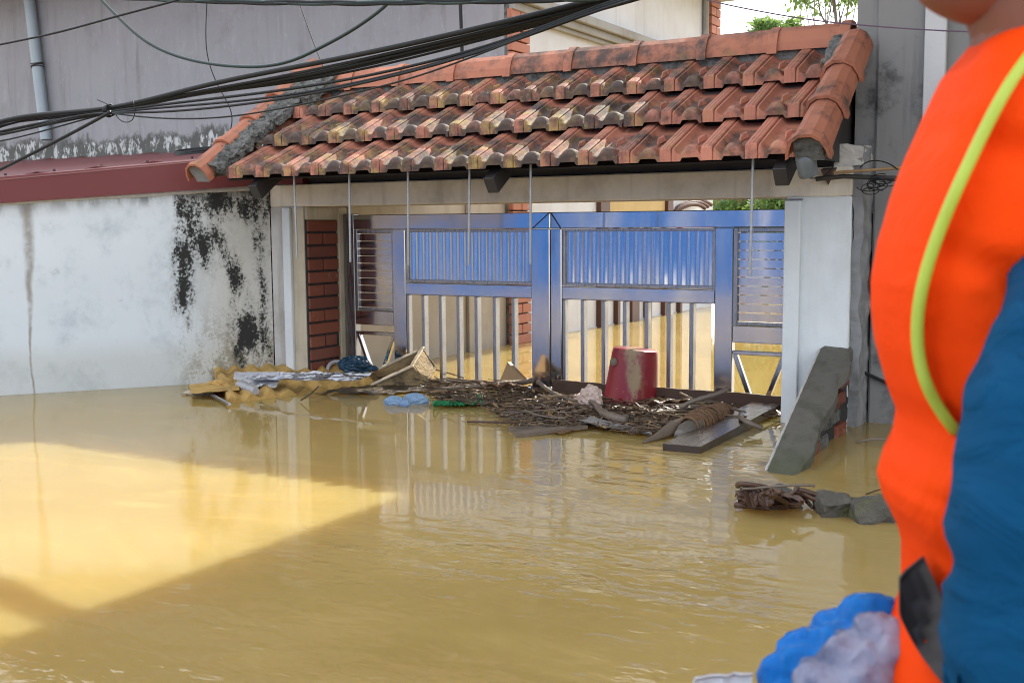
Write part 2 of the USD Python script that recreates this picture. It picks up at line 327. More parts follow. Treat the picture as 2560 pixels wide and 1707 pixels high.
plain('foam_yellow', (.50, .32, .095), .8, .4, 9., .7, .012, dirt=(.20, .11, .03), dirt_amt=.7)
plain('foam_dirty', (.28, .20, .095), .8, .5, 12., .7, .012, dirt=(.05, .034, .018), dirt_amt=.9)
plain('foam_pale', (.52, .45, .33), .8, .2, 9., .4, .008, dirt=(.3, .22, .12), dirt_amt=.6)
plain('foil', (.34, .35, .38), .15, .15, 8., .5, .01, metallic=.9)
plain('film_grey', (.36, .36, .37), .3, .3, 8., .4, .01)
plain('dim_brown', (.085, .07, .062), .8, .3, 2.)
plain('pot_grey', (.11, .125, .13), .3, .4, 18., .1, dirt=(.05, .035, .025), dirt_amt=.8)
plain('bag_dark', (.008, .035, .065), .22, .5, 12., .6, .01)
g = NG(); g.done('bag_blue', base_color=g.mix(g.noise(9, 4), (.28, .48, .76), (.46, .64, .86)), roughness=.18, transmission_weight=.55, ior=1.1, normal=g.bump(g.noise(25, 4, .6), .6, .01))
g = NG(); g.done('bag_green', base_color=g.mix(g.noise(9, 4), (.02, .24, .09), (.06, .40, .18)), roughness=.25, transmission_weight=.3, ior=1.1, normal=g.bump(g.noise(40, 4, .6), .8, .01))
plain('bag_pink', (.56, .43, .37), .3, .25, 12., .7, .01, dirt=(.32, .22, .13), dirt_amt=.6)
g = NG(); n = g.noise(9, 6, .65, stretch=(1.6, 1.6, .5), loc=(.35, .0, .2))
xx = g.m('subtract', g.dot((.864, .503, 0)), float(np.array([.864, .503, 0]) @ W(1566, 1012))+.045)
mud = g.m('multiply', g.ss(g.m('absolute', g.m('add', xx, g.m('multiply', g.m('subtract', g.noise(14, 4, .65, loc=(2, 2, 2)), .5), .12))), .062, .012), g.ss(g.m('add', n, g.m('multiply', g.noise(40, 4, .7), .2)), .53, .66))
c = g.mix(g.noise(5, 4), (.17, .012, .018), (.235, .022, .030))
c = g.mix(g.ss(g.noise(30, 4, .7), .62, .7, 0, .4), c, (.4, .2, .17))
g.done('bucket_red', base_color=g.mix(mud, c, (.27, .185, .095)), roughness=.32, normal=g.bump(g.noise(40, 4), .2, .004))
plain('wood_wet', (.036, .026, .019), .16, .5, 7., .5, .006)
plain('wood_grey', (.15, .115, .085), .5, .5, 10., .6, .006)
plain('wood_tan', (.30, .19, .09), .6, .3, 10., .4, .005)
plain('twig_a', (.058, .038, .023), .28, .5, 8., .4, .004)
plain('twig_b', (.19, .125, .065), .4, .4, 8., .4, .004)
plain('mat_wet', (.040, .028, .017), .18, .6, 25., 1., .02, dirt=(.12, .075, .03), dirt_amt=.7)
plain('fibre_brown', (.14, .075, .034), .7, .5, 18., .9, .01)
plain('leaf_dead', (.070, .034, .020), .45, .5, 14., .6, .008)
plain('leaf_blade', (.21, .20, .19), .3, .3, 8., .4, .006)
plain('stem_grey', (.13, .115, .095), .45, .4, 10., .6, .01, dirt=(.06, .045, .03), dirt_amt=.8)
plain('sill_board', (.055, .028, .016), .5, .4, 9., .4, .006)
g = NG(); c = g.mix(g.noise(9, 6, .7), (.045, .042, .033), (.13, .12, .095)); c = g.mix(g.ss(g.noise(7, 5, .65, loc=(3, 3, 3)), .5, .66, 0, .7), c, (.13, .135, .045))
g.done('stone_mossy', base_color=c, roughness=.55, normal=g.bump(g.noise(35, 6, .75), .9, .015))
g = NG(); c = g.mix(g.noise(14, 6, .7), (.085, .08, .066), (.165, .155, .13)); c = g.mix(g.ss(g.noise(6, 6, .7, loc=(1, 3, 3)), .48, .66, 0, .75), c, (.065, .066, .045)); c = g.mix(g.ss(g.xyz('z'), .10, 0., 0, .6), c, (.07, .085, .035))
g.done('cap_cement', base_color=c, roughness=.8, normal=g.bump(g.noise(60, 6, .75), .7, .01))
plain('lime_edge', (.5, .48, .44), .9, .3, 30., .6)
def leafmat(name, a, b, tr):
    g = NG(); c = g.mix(g.noise(2.5, 4, .6), a, b)
    d = g('principled_bsdf', 'BSDF', base_color=c, roughness=.5); t = g('translucent_bsdf', 'BSDF', color=g.mix(.5, c, tr))
    m = g('mix_closure', 'closure', fac=.45, closure1=d, closure2=t)
    MAT[name] = usdkit.material(stage, '/World/Looks/' + name, g.nodes, g.links, surface=m[1:])
leafmat('leaf_green', (.055, .12, .03), (.12, .21, .06), (.34, .50, .12))
plain('bark', (.12, .10, .08), .9, .4, 8., .6)
# person
g = NG(); f_ = g.noise(14, 4, .5)
g.done('vest_orange', base_color=g.mix(f_, (.78, .048, .0012), (.86, .062, .002)), roughness=.75, specular_ior_level=.08, normal=g.bump(g.m('add', g.m('multiply', g.noise(260, 2), .08), g.noise(9, 3, .5, dist=.8)), .5, .02))
plain('piping_lime', (.38, .47, .045), .45, .1, 8., .1)
g = NG(); g.done('sleeve_teal', base_color=g.mix(g.noise(8, 4), (.0015, .045, .105), (.003, .066, .15)), roughness=.85, specular_ior_level=.1, normal=g.bump(g.m('add', g.m('multiply', g.noise(420, 2, stretch=(1, 1, 2)), .06), g.noise(11, 3, .5, stretch=(1, 1, 1.8), dist=1.2)), .8, .02))
plain('strap_black', (.018, .016, .016), .7, .2, 90., .3, .002)
plain('skin', (.17, .06, .032), .5, .12, 12., .1)
plain('hair_black', (.012, .010, .009), .5, .2, 60., .4)
plain('trousers_dark', (.03, .035, .045), .8, .3, 30., .2)
plain('eye_white', (.6, .6, .58), .2, .05, 5., 0.)
g = NG(); g.done('bag_bright_blue', base_color=g.mix(g.noise(14, 4), (.010, .17, .62), (.03, .30, .85)), roughness=.07, transmission_weight=.45, ior=1.15, normal=g.bump(g.noise(30, 4), .5, .006))
g = NG(); n = g.noise(16, 5, .6); c = g.mix(g.ss(n, .35, .65), (.15, .17, .26), (.44, .45, .56)); c = g.mix(g.ss(g.noise(22, 4, .6, loc=(4, 4, 1)), .66, .74, 0, .25), c, (.62, .30, .28))
g.done('bag_clear', base_color=c, roughness=.08, transmission_weight=.35, ior=1.15, normal=g.bump(g.noise(35, 5), .6, .006))
plain('boat_white', (.72, .73, .74), .35, .05, 5., .05)
plain('boat_grey', (.2, .22, .24), .5, .1, 5., .05)
plain('white_film', (.80, .81, .82), .35, .05, 8., .3)
plain('brown_frame', (.06, .022, .014), .45, .3, 6., .1)
plain('terracotta_column', (.36, .17, .085), .7, .2, 9., .3)
plain('green_post', (.05, .16, .05), .5, .2, 9., .1)

# ------------------------------------------------------------------ setting
def sheet(x0, x1, y0, y1, z): return trimesh.Trimesh([(x0, y0, z), (x1, y0, z), (x1, y1, z), (x0, y1, z)], [(0, 1, 2), (0, 2, 3)], process=False)
tag(stage.GetPrimAtPath(part('/World', 'flood_water', sheet(-400, 400, -400, 400, 0.), 'flood_water')), 'silty yellow-brown flood water filling the street and the yard', None, None, 'structure')
tag(stage.GetPrimAtPath(part('/World', 'ground', sheet(-410, 410, -410, 410, -1.35), 'silt')), 'drowned street bed under the flood water', None, None, 'structure')
# ------------------------------------------------------------------ white compound wall and its red sheet coping
def wp(s, z, off=0.):
    """A point of the wall: s metres from the corner (negative away from it)."""
    c = np.array([-4.773, 5.22, 0.]); return c + WD * s + WN * off + np.array([0, 0, z])
def wtop(s): return 1.212 + .068 * s                                # the coping rises towards the gate
t = thing('compound_wall', 'long white plastered wall, black mould at its right end, under a red metal fascia', 'wall', wp(-1, 0))
S0, S1 = -5.5, -.002
def wallbody(s0, s1, zlo, top0, top1, o0, o1):
    P = [wp(s0, zlo, o0), wp(s1, zlo, o0), wp(s1, top1, o0), wp(s0, top0, o0), wp(s0, zlo, o1), wp(s1, zlo, o1), wp(s1, top1, o1), wp(s0, top0, o1)]
    return trimesh.convex.convex_hull(np.array(P))
part(t, 'wall_face', wallbody(S0, S1, -1.35, wtop(S0), wtop(S1), 0, -.18), 'white_wall')
ragged = []
ss_ = np.linspace(S0, S1, 160)
P = np.zeros((160, 3, 3))
for i, s in enumerate(ss_):
    k = .010 + .022 * meshkit.fbm(np.array([[s * 5, 2., 3.]]), 4, 3)[0]
    P[i, 0] = wp(s, wtop(s) + .004, .012); P[i, 1] = wp(s, wtop(s) - k * .5, .017); P[i, 2] = wp(s, wtop(s) - k, .006)
part(t, 'mortar_bead', slab(P, -WN * .02), 'lime_edge')
r = thing('metal_canopy', 'dark red sheet-metal lean-to roof with a deep fascia above the white wall', 'roof', wp(-1, 1.1))
E1 = .34
def ftop(s): return 1.398 + .109 * s
part(r, 'fascia', wallbody(S0, E1, .0, 1., 1., 0, 0.001) if False else trimesh.convex.convex_hull(np.array([wp(s, z, o) for s in (S0, E1) for z, o in ((wtop(s) + .006, .028), (ftop(s), .034), (wtop(s) + .006, .018), (ftop(s), .020))])), 'red_sheet')
lipP = [wp(s, z, o) for s in (S0, E1) for z, o in ((ftop(s) + .001, .036), (ftop(s) + .018, -.02), (ftop(s) - .004, .036), (ftop(s) + .012, -.02))]
part(r, 'fascia_lip', trimesh.convex.convex_hull(np.array(lipP)), 'red_sheet_edge')
n = 70; P = np.zeros((n, 2, 3))
for i, s in enumerate(np.linspace(S0, E1 - .3, n)):
    a = wp(s, ftop(s) + .017, -.022); b = np.array([-13.5 + (8.7) * i / (n - 1), 7.62, 1.675])
    rib = .012 if i % 4 == 0 else 0
    P[i, 0] = a + (0, 0, rib); P[i, 1] = b + (0, 0, rib)
part(r, 'roof_sheet', slab(P, np.array([0, 0, -.006])), 'red_sheet')
for i in range(7):
    s = -1.75 + .26 * i; a = wp(s, ftop(s) + .03, -.07)
    part(r, 'screw', trimesh.Trimesh(np.asarray(trimesh.creation.cylinder(.008, .012, sections=8).vertices) + a, trimesh.creation.cylinder(.008, .012, sections=8).faces, process=False), 'iron_dark')

# ------------------------------------------------------------------ grey house behind
def uz(*a): return box(*a)
hse = thing('grey_house', 'grey-fronted house with white side wall and red brick quoins behind the gateway', 'house', (-6, 8, 0))
HY0, HY1, HX = 7.65, 12.42, -4.5
part(hse, 'front_wall', box(-16, HX, HY0, HY0 + .2, -1.35, 3.5), 'house_grey')
part(hse, 'side_wall', box(HX - .2, HX, HY0 + .203, HY1, -1.35, 3.5), 'house_white')
part(hse, 'rear_wall', box(-16, HX - .203, HY1 - .2, HY1, -1.35, 3.5), 'house_white')
part(hse, 'roof_slab', hull([(x, y, z) for z in (3.52, 3.66) for x, y in ((-16, HY1 + .2), (-4.06, HY1 + .2), (-4.06, 7.55), (-4.6, 6.85), (-16, -1.0 + 7.85))]), 'moulding_grey')
ymo0, ymo1 = HY0 + .005, HY1 - .32
for z0, z1, o in ((2.60, 2.635, .05), (2.637, 2.70, .085), (2.702, 2.775, .13)):
    part(hse, 'cornice_band', cbox(HX - .002, HX + o, ymo0, ymo1, z0, z1, .006), 'moulding_grey')
def quoins(parent, x, y0, y1, z0, z1, mat, dz=.083, joint=.011, proud=.05):
    z, k = z0, 0
    while z < z1:
        cells = [(y0, y1)] if k % 2 == 0 else [(y0, (y0 + y1) / 2 - joint / 2), ((y0 + y1) / 2 + joint / 2, y1)]
        for a, b in cells:
            part(parent, 'brick', cbox(x + .003, x + proud, a, b, z, z + dz - joint, .004), mat)
        z += dz; k += 1
qb_ = part(hse, 'quoin_backing', box(HX - .001, HX + .035, HY0 - .004, HY0 + .29, -.4, 3.5), 'mortar_grey')
quoins(qb_, HX + .02, HY0 - .006, HY0 + .285, -.083 * 2, 2.62, 'brick_pale')
qb_ = part(hse, 'quoin_backing', box(HX - .001, HX + .035, HY1 - .30, HY1 + .004, 1.6, 3.5), 'mortar_grey')
quoins(qb_, HX + .02, HY1 - .29, HY1 + .002, 2.40, 3.5, 'brick_pale', dz=.10)
part(hse, 'drain_pipe', tube([(HX + .04, HY1 - .40, 1.6), (HX + .04, HY1 - .40, 3.5)], .035, 10), 'moulding_grey')
for y0, y1 in ((9.68, 9.74), (10.02, 10.2), (10.40, 10.52), (10.86, 10.92), (11.3, 11.36), (9.30, 9.46)):
    part(hse, 'door_post', cbox(HX - .001, HX + .05, y0, y1, -.4, .93, .004), 'brown_frame')
for y0, y1 in ((9.30, 9.50), (10.93, 11.08)): part(hse, 'door_post', cbox(HX - .001, HX + .05, y0, y1, .94, 2.2, .004), 'brown_frame')
part(hse, 'window_panel', box(HX - .001, HX + .014, 9.502, 10.928, .94, 2.1), 'ochre_plaster')
part(hse, 'skirting', cbox(HX - .001, HX + .012, HY0 + .30, HY1 - .31, -.05, .012, .002), 'lime_edge')
for k in range(3):
    part(hse, 'carved_bracket', tube(spline([(HX, 11.15 + .05 * k, 1.06 + .03 * k), (HX + .08, 11.28 + .08 * k, 1.14 + .03 * k), (HX + .16, 11.5 + .1 * k, 1.17 + .02 * k), (HX + .20, 11.62 + .1 * k, 1.13 + .02 * k)], 12), .022, 8), 'brown_frame')
yw = thing('yard_wall', 'low unpainted wall running back from the gate to the grey house', 'wall', (-4.6, 6.6, 0))
part(yw, 'wall_face', box(-4.66, -4.502, 5.66, 7.645, -1.35, 1.45), 'yard_plaster')
part(yw, 'wall_rib', cbox(-4.50, -4.475, 7.05, 7.33, -1.35, 1.45, .003), 'yard_plaster')
dp = thing('downpipe', 'grey plastic downpipe on the grey house front, open at its lower end', 'pipe', (-10, 7.6, 1.9))
a, b = G(66, -60, 7.58), G(116, 350, 7.58)
part(dp, 'pipe', tube(np.linspace(a, b, 12), .056, 20), 'pvc_grey', smooth=50)
m_ = a + (b - a) * .53
for k in range(3):
    ang = np.linspace(0, 2 * np.pi, 24); q = m_ + (b - a) / np.linalg.norm(b - a) * (.022 * k)
    part(dp, 'wire_tie', tube(np.stack([q[0] + .060 * np.cos(ang), q[1] + .060 * np.sin(ang), q[2] + .012 * np.sin(ang + k)], 1), .005, 5, False), 'iron_dark')
coil = [G(452 + 90 * (k % 2), 383 - 2.2 * k, 6.9) for k in range(4)]
ang = np.linspace(0, 2 * np.pi * 5, 140); cc = G(498, 383, 6.55)
single('hose_coil', 'flat coil of black hose lying on the red canopy beside the tiled roof', 'hose', tube(np.stack([cc[0] + (.20 + .006 * np.sin(ang / 5)) * np.cos(ang), cc[1] + .17 * np.sin(ang), cc[2] + .006 * ang / 6.28 + .03 * np.sin(ang)], 1), .011, 6), 'cable_black', smooth=True)

# ------------------------------------------------------------------ gateway
GY = 5.22
gp = thing('gate_portal', 'plastered gateway of beige lintel between two white piers, brick panel in its left jamb', 'gateway', (-3, GY, 0))
part(gp, 'lintel', cbox(-4.772, -1.222, GY, GY + .30, 1.078, 1.213, .006), 'beige_plaster')
part(gp, 'pier', cbox(-4.772, -4.500, GY + .001, GY + .38, -1.35, 1.077, .005), 'pier_white', label='narrow left pier stained grey')
part(gp, 'pilaster', cbox(-4.655, -4.594, GY - .028, GY + .002, -1.35, 1.070, .004), 'cool_white')
part(gp, 'pilaster_reveal', cbox(-4.592, -4.498, GY - .006, GY + .002, -1.35, 1.074, .002), 'cream_jamb')
part(gp, 'pier', cbox(-1.527, -1.222, GY + .001, GY + .38, -1.35, 1.077, .005), 'cool_white', label='wide white right pier with a broken edge')
part(gp, 'pilaster', cbox(-1.528, -1.452, GY - .026, GY + .002, -1.35, 1.062, .004), 'cool_white')
part(gp, 'pilaster_cap', cbox(-1.536, -1.446, GY - .032, GY + .002, 1.063, 1.070, .002), 'broken_cement')
# rough broken edge of the right pier
e = rough(box(-1.224, -1.175, GY + .02, GY + .34, -.6, 1.30), .022, 9., 4, .035)
part(gp, 'broken_edge', e, 'broken_cement')
e = rough(box(-1.32, -1.18, GY + .02, GY + .3, 1.214, 1.31), .02, 14., 9, .03)
part(gp, 'mortar_lump', e, 'lime_edge')
# brick panel in the left jamb (it faces right)
JX = -4.500
jb_ = part(gp, 'jamb_backing', box(JX - .0, JX + .010, GY + .004, GY + .295, -.6, 1.0), 'mortar_dark')
part(gp, 'jamb_head', cbox(JX + .001, JX + .022, GY + .004, GY + .30, .998, 1.076, .003), 'cream_jamb')
z, k = .0, 0
dz = .0795
rr = random.Random(3)
for k in range(-2, 13):
    z = .998 - (k + 3) * dz if False else .998 - (k + 3) * dz
for k in range(0, 15):
    z1 = .994 - k * dz; z0 = z1 - dz + .013
    full = k % 2 == 0
    y0, y1 = GY + .008, GY + .290
    cells = [(y0, y1)] if full else [(y0, (y0 + y1) / 2 - .006), ((y0 + y1) / 2 + .006, y1 - (.03 if k == 9 else 0))]
    for a, b in cells:
        part(jb_, 'brick', cbox(JX + .008, JX + .022 + rr.uniform(0, .004), a, b, z0, z1, .004), 'brick_dark' if rr.random() < .7 else 'brick_deep')
part(gp, 'jamb_strip', cbox(JX, JX + .030, GY + .296, GY + .38, -1.35, 1.076, .004), 'cream_jamb')
# left pier plate between the lintel and the roof
part(gp, 'plate_block', box(-4.80, -4.50, GY - .004, GY + .2, 1.216, 1.30), 'red_sheet')
part(gp, 'bracket', hull(np.array([(-1.36, GY - .03, 1.20), (-1.30, GY - .03, 1.20), (-1.33, GY - .02, 1.14), (-1.35, GY - .002, 1.21), (-1.29, GY - .002, 1.21), (-1.33, GY - .002, 1.13)])), 'timber_brown', label='rusty bracket stub')

# ------------------------------------------------------------------ tiled roof
rf = thing('tiled_roof', 'small gable roof of terracotta pan tiles over the gate, patched with black lichen', 'roof', (-3, 5.5, 1.25))
TW, EXPO, TL = .2019, .336, .392
PITCH, TILT = math.atan2(.190, .275), math.radians(23.5)
UH = [(0, 0), (.002, .028), (.006, .0355), (.0195, .0365), (.0205, .0345), (.0215, .0345), (.0225, .037), (.0365, .037), (.0375, .035), (.0385, .035), (.0395, .0365), (.050, .0355), (.0545, .031), (.056, .006), (.0585, .006), (.0595, .024), (.062, .029), (.069, .028), (.079, .012), (.087, .004), (.096, .001), (.104, 0), (.112, 0), (.120, 0), (.128, 0), (.136, 0), (.144, 0), (.152, 0), (.160, 0), (.168, 0), (.178, 0), (.190, .001), (.2019, .002)]
VV = np.r_[0, .003, .007, .012, .019, .027, .036, .046, .056, .066, .076, .09, .13, .17, .21, .26, .31, TL]
def tile(row_y, row_z, x0, seed, mirror=False):
    r_ = np.random.default_rng(seed)
    u = np.array([a for a, _ in UH]); hu = np.array([b for _, b in UH])
    U, V = np.meshgrid(u, VV, indexing='ij')
    end = np.clip(V / .028, 0, 1); roll = np.where(U < .09, 1, 0)
    H = hu[:, None] * (1 - roll * .22 * (1 - np.clip(V / .012, 0, 1)) ** 2)
    gv = np.where(V < .034, np.sqrt(np.clip(1 - (1 - np.clip(V, 0, .034) / .034) ** 2, 0, 1)), np.clip(np.cos((V - .034) / .042 * math.pi / 2), 0, 1) * (V < .076))
    H = H + .036 * np.clip(1 - ((U - .1435) / .042) ** 2, 0, 1) ** .5 * gv + .002 * (V < .002)
    dx_, dn, tw = r_.normal(0, .0025), r_.normal(0, .0022), r_.normal(0, .008)
    ct, st = math.cos(TILT + tw), math.sin(TILT + tw)
    X = x0 + U + dx_ + (V - .2) * r_.normal(0, .006)
    P = np.stack([X, row_y + V * ct - (H + dn) * st, row_z + V * st + (H + dn) * ct], -1)
    m = grid(P)
    # front face: the free edge turned down
    fr = P[:, 0]; lo = fr.copy(); nose = np.abs(u - .1435) < .041
    zb_ = row_z - .030; lo[:, 1] += .002; lo[:, 2] = np.where(nose, zb_ + .016, zb_)
    fp = np.stack([lo, fr], 1); f1 = grid(fp)
    sd_ = P[-1]; s2 = sd_.copy(); s2[:, 2] -= .02; f2 = grid(np.stack([sd_, s2], 1))
    sd0 = P[0]; s0 = sd0.copy(); s0[:, 2] -= .02; f3 = grid(np.stack([s0, sd0], 1))
    # lozenge nib in the pan
    cu, cv = .1435, .178
    nb = [(cu - .020, cv - .014, 0), (cu + .020, cv + .014, 0), (cu - .006, cv - .040, 0), (cu + .007, cv + .046, 0), (cu - .012, cv - .007, .023), (cu + .012, cv + .011, .023), (cu - .003, cv - .023, .022), (cu + .004, cv + .030, .022)]
    nb = np.array([[x0 + dx_ + a, row_y + b * ct - c * st, row_z + b * st + c * ct] for a, b, c in nb])
    nm = trimesh.convex.convex_hull(nb)
    rd = [(cu - .003, .07, .0), (cu + .003, .07, 0), (cu - .003, cv - .03, 0), (cu + .003, cv - .03, 0), (cu, .07, .005), (cu, cv - .03, .005)]
    rd = trimesh.convex.convex_hull(np.array([[x0 + dx_ + a, row_y + b * ct - c * st, row_z + b * st + c * ct] for a, b, c in rd]))
    uvs = [np.stack([U / TW, V / TL], -1).reshape(-1, 2), np.repeat(np.stack([u / TW, np.zeros_like(u)], 1), 2, 0), np.tile([[.99, .3]], (2 * len(VV), 1)), np.tile([[.05, .3]], (2 * len(VV), 1)), np.tile([[.3, .4]], (len(nm.vertices) + len(rd.vertices), 1))]
    return merge([m, f1, f2, f3, nm, rd]), np.vstack(uvs)
ROWS = [(4.680, 1.262), (4.955, 1.453), (5.228, 1.640)]
joined = []
for ri, (ry, rz) in enumerate(ROWS):
    nose0 = -4.636 + (.101 if ri == 1 else 0.) - (TW if ri == 1 else 0)
    for k in range(18 if ri == 1 else 17):
        x0 = nose0 + k * TW - .1435
        if x0 < -4.84 or x0 + .2 > -1.20: continue
        m, uv = tile(ry, rz, x0, 100 * ri + k)
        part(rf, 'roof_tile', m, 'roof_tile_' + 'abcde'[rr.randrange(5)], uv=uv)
        joined.append(m)
# last roll of the verge column
for ri, (ry, rz) in enumerate(ROWS):
    if ri != 1:
        m, uv = tile(ry, rz, -1.406 + .058, 900 + ri); v = np.asarray(m.vertices).copy(); v[:, 0] = np.minimum(v[:, 0], -1.268)
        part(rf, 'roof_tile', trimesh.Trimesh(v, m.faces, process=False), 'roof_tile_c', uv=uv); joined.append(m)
bk = merge(joined); v = np.asarray(bk.vertices).copy(); v[:, 1] = 2 * 5.58 - v[:, 1]
part(rf, 'back_slope', trimesh.Trimesh(v, np.asarray(bk.faces)[:, ::-1], process=False), 'ridge_tile_b', kind='stuff')
PROF = np.array([(-.100, -.062), (-.094, -.020), (-.070, .034), (-.030, .060), (.030, .060), (.070, .034), (.094, -.020), (.100, -.062)])
def half_tube(a, b, scale=1., collar=.05, collar_at='start', lift=.012, seed=0, upv=(0, 0, 1), taper=.0):
    a, b = np.array(a, float), np.array(b, float); d = b - a; L = np.linalg.norm(d); d /= L
    s = np.cross(d, upv); s /= np.linalg.norm(s); n_ = np.cross(s, d)
    st = [(0, 1.15), (collar * .85, 1.15), (collar, 1.0), (L * .5, 1 - taper / 2), (L, 1. - taper)]
    if collar_at == 'end': st = [(L - q, w_) for q, w_ in st][::-1]
    r_ = np.random.default_rng(seed)
    outer = np.array([[a + d * q + s * p[0] * scale * w_ + n_ * (p[1] * scale * w_) for p in PROF] for q, w_ in st])
    inner = np.array([[a + d * q + s * p[0] * scale * (w_ - .17) + n_ * ((p[1] + .0) * scale * (w_ - .20) - .004) for p in PROF] for q, w_ in st])
    n1, m1 = outer.shape[:2]; A_ = grid(outer); B_ = grid(inner); N = n1 * m1
    rim = np.r_[np.arange(m1), np.arange(2 * m1 - 1, N, m1), np.arange(N - 2, N - m1 - 1, -1), np.arange(N - 2 * m1, 0, -m1)]
    r2 = np.roll(rim, -1); q = np.stack([rim, r2, r2 + N, rim + N], 1)
    return trimesh.Trimesh(np.vstack([outer.reshape(-1, 3), inner.reshape(-1, 3)]), np.vstack([A_.faces, B_.faces[:, ::-1] + N, q[:, [0, 2, 1]], q[:, [0, 3, 2]]]), process=False)
RY, RZ = 5.580, 1.862
RX = [G(p, 195 - (p - 888) * .088, 5.52)[0] for p in (888, 1007, 1144, 1285, 1438, 1600, 1772, 1949)]
RX = [RX[0] - .29] + RX + [-1.315]
for i in range(len(RX) - 1):
    j = rr.uniform(-.003, .003)
    part(rf, 'ridge_tile', half_tube((RX[i] - .02, RY, RZ + j), (RX[i + 1], RY, RZ - .003), 1., .055, 'end', seed=i), 'ridge_tile_b' if i in (4, 5, 6) else 'ridge_tile_a')
part(rf, 'ridge_mortar', rough(box(-4.6, -1.33, RY - .075, RY + .075, RZ - .12, RZ - .035), .012, 22., 3, .03), 'mortar_grey')
sl = np.array([0, math.cos(PITCH), math.sin(PITCH)]); nl = np.array([0, -math.sin(PITCH), math.cos(PITCH)])
e0 = np.array([-1.262, 4.585, 1.262])
for i in range(3):
    a = e0 + sl * (.318 * i); b = a + sl * .345 + nl * -.004
    part(rf, 'verge_tile', half_tube(a + nl * .004, b, .84, .055, 'start', upv=tuple(nl), taper=.10), 'ridge_tile_a')
part(rf, 'verge_mortar', rough(trimesh.convex.convex_hull(np.array([e0 + np.array([x, 0, 0]) + sl * q + nl * h_ for x in (-.062, .062) for q in (.02, .07) for h_ in (-.075, .030)])), .009, 30, 2, .02), 'mortar_grey')
part(rf, 'verge_mortar', rough(trimesh.convex.convex_hull(np.array([e0 + np.array([x, 0, 0]) + sl * q + nl * h_ for x in (-.105, -.05) for q in (.74, 1.0) for h_ in (-.05, .012)])), .015, 40, 5, .014), 'mortar_grey')
e1 = np.array([-4.745, 4.585, 1.262])
for i in range(5):
    a = e1 + sl * (.272 * i); b = a + sl * .30 - nl * .004
    if i == 4: b = a + sl * .2
    part(rf, 'verge_tile', half_tube(a + nl * .004, b, .78, .045, 'start', upv=tuple(nl), taper=.08), 'ridge_tile_a')
for q0, q1, x0, x1 in ((.06, .34, -.005, .13), (.30, .62, .0, .135), (.58, .86, .0, .175), (.82, 1.16, .0, .27)):
    part(rf, 'verge_mortar', rough(trimesh.convex.convex_hull(np.array([e1 + np.array([x + .03 * (q > q0), 0, 0]) + sl * q + nl * h_ for x, h_ in ((x0, -.05), (x0, .030), (x1, -.05), (x1, .000)) for q in (q0, q1)])), .022, 42, int(q0 * 100), .013), 'mortar_grey')
part(rf, 'verge_mortar', rough(trimesh.convex.convex_hull(np.array([e1 + np.array([x, 0, 0]) + sl * q + nl * h_ for x in (-.052, .055) for q in (.02, .06) for h_ in (-.07, .026)])), .008, 30, 8, .02), 'broken_cement')
# timber under the tiles
for sg in (1, -1):
    Pq = np.array([[(x, RY - sg * (RY - y), z) for y, z in ((4.79, 1.232), (RY - .005, 1.232 + (RY - 4.79) * math.tan(PITCH)))] for x in (-4.70, -1.30)])
    part(rf, 'soffit_board', slab(Pq, np.array([0, 0, -.008])), 'timber_black')
for x in (-4.70, -1.300):
    part(rf, 'added_gable_board', trimesh.convex.convex_hull(np.array([(x + o, y, z) for o in (0, .014) for y, z in ((4.83, 1.235), (RY, 1.755), (2 * RY - 4.83, 1.235))])), 'timber_black')  # black boards added to shut out a bright sliver under the verge
part(rf, 'added_void_board', cbox(-4.70, -1.30, 5.27, 5.47, 1.2145, 1.60, .004), 'timber_black')  # added black board, stops backlight through the void over the lintel
for x in (-4.42, -2.86, -1.405):
    part(rf, 'rafter', obox((x, 4.715, 1.150), (x, 5.30, 1.150 + .585 * math.tan(PITCH)), .062, .088), 'timber_black')
part(rf, 'verge_bottle', tube(spline([(-1.285, 4.66, 1.245), (-1.285, 4.68, 1.20), (-1.28, 4.70, 1.155)], 8), [.030, .040, .043, .043, .042, .042, .042, .040], 14), 'pot_grey', smooth=40, label='grey plastic pot hung under the right verge')

# hanging rods
rods = [((735, 448), (743, 645)), ((873, 440), (876, 655)), ((1020, 430), (1021, 663)), ((1174, 422), (1172, 663)), ((1327, 412), (1326, 660)), ((1883, 392), (1875, 688))]
rl = ['ribbed steel rod hanging in front of the left white pilaster', 'ribbed steel rod hanging before the left gate hinge post', 'ribbed steel rod hanging at the left end of the left slatted panel', 'ribbed steel rod hanging before the middle of the left slatted panel', 'ribbed steel rod hanging just left of where the two gate leaves meet', 'single ribbed steel rod hanging before the right louvre panel']
for (a, b), lab in zip(rods, rl):
    p, q = G(*a, 4.75), G(*b, 4.75); p[2] = 1.25
    n_ = 60; pts = np.linspace(p, q, n_); rad = .0058 + .0008 * (np.arange(n_) % 2)
    single('steel_rod', lab, 'rod', tube(pts, rad, 8), 'rod_grey', smooth=60, group='steel rods hanging under the eave')

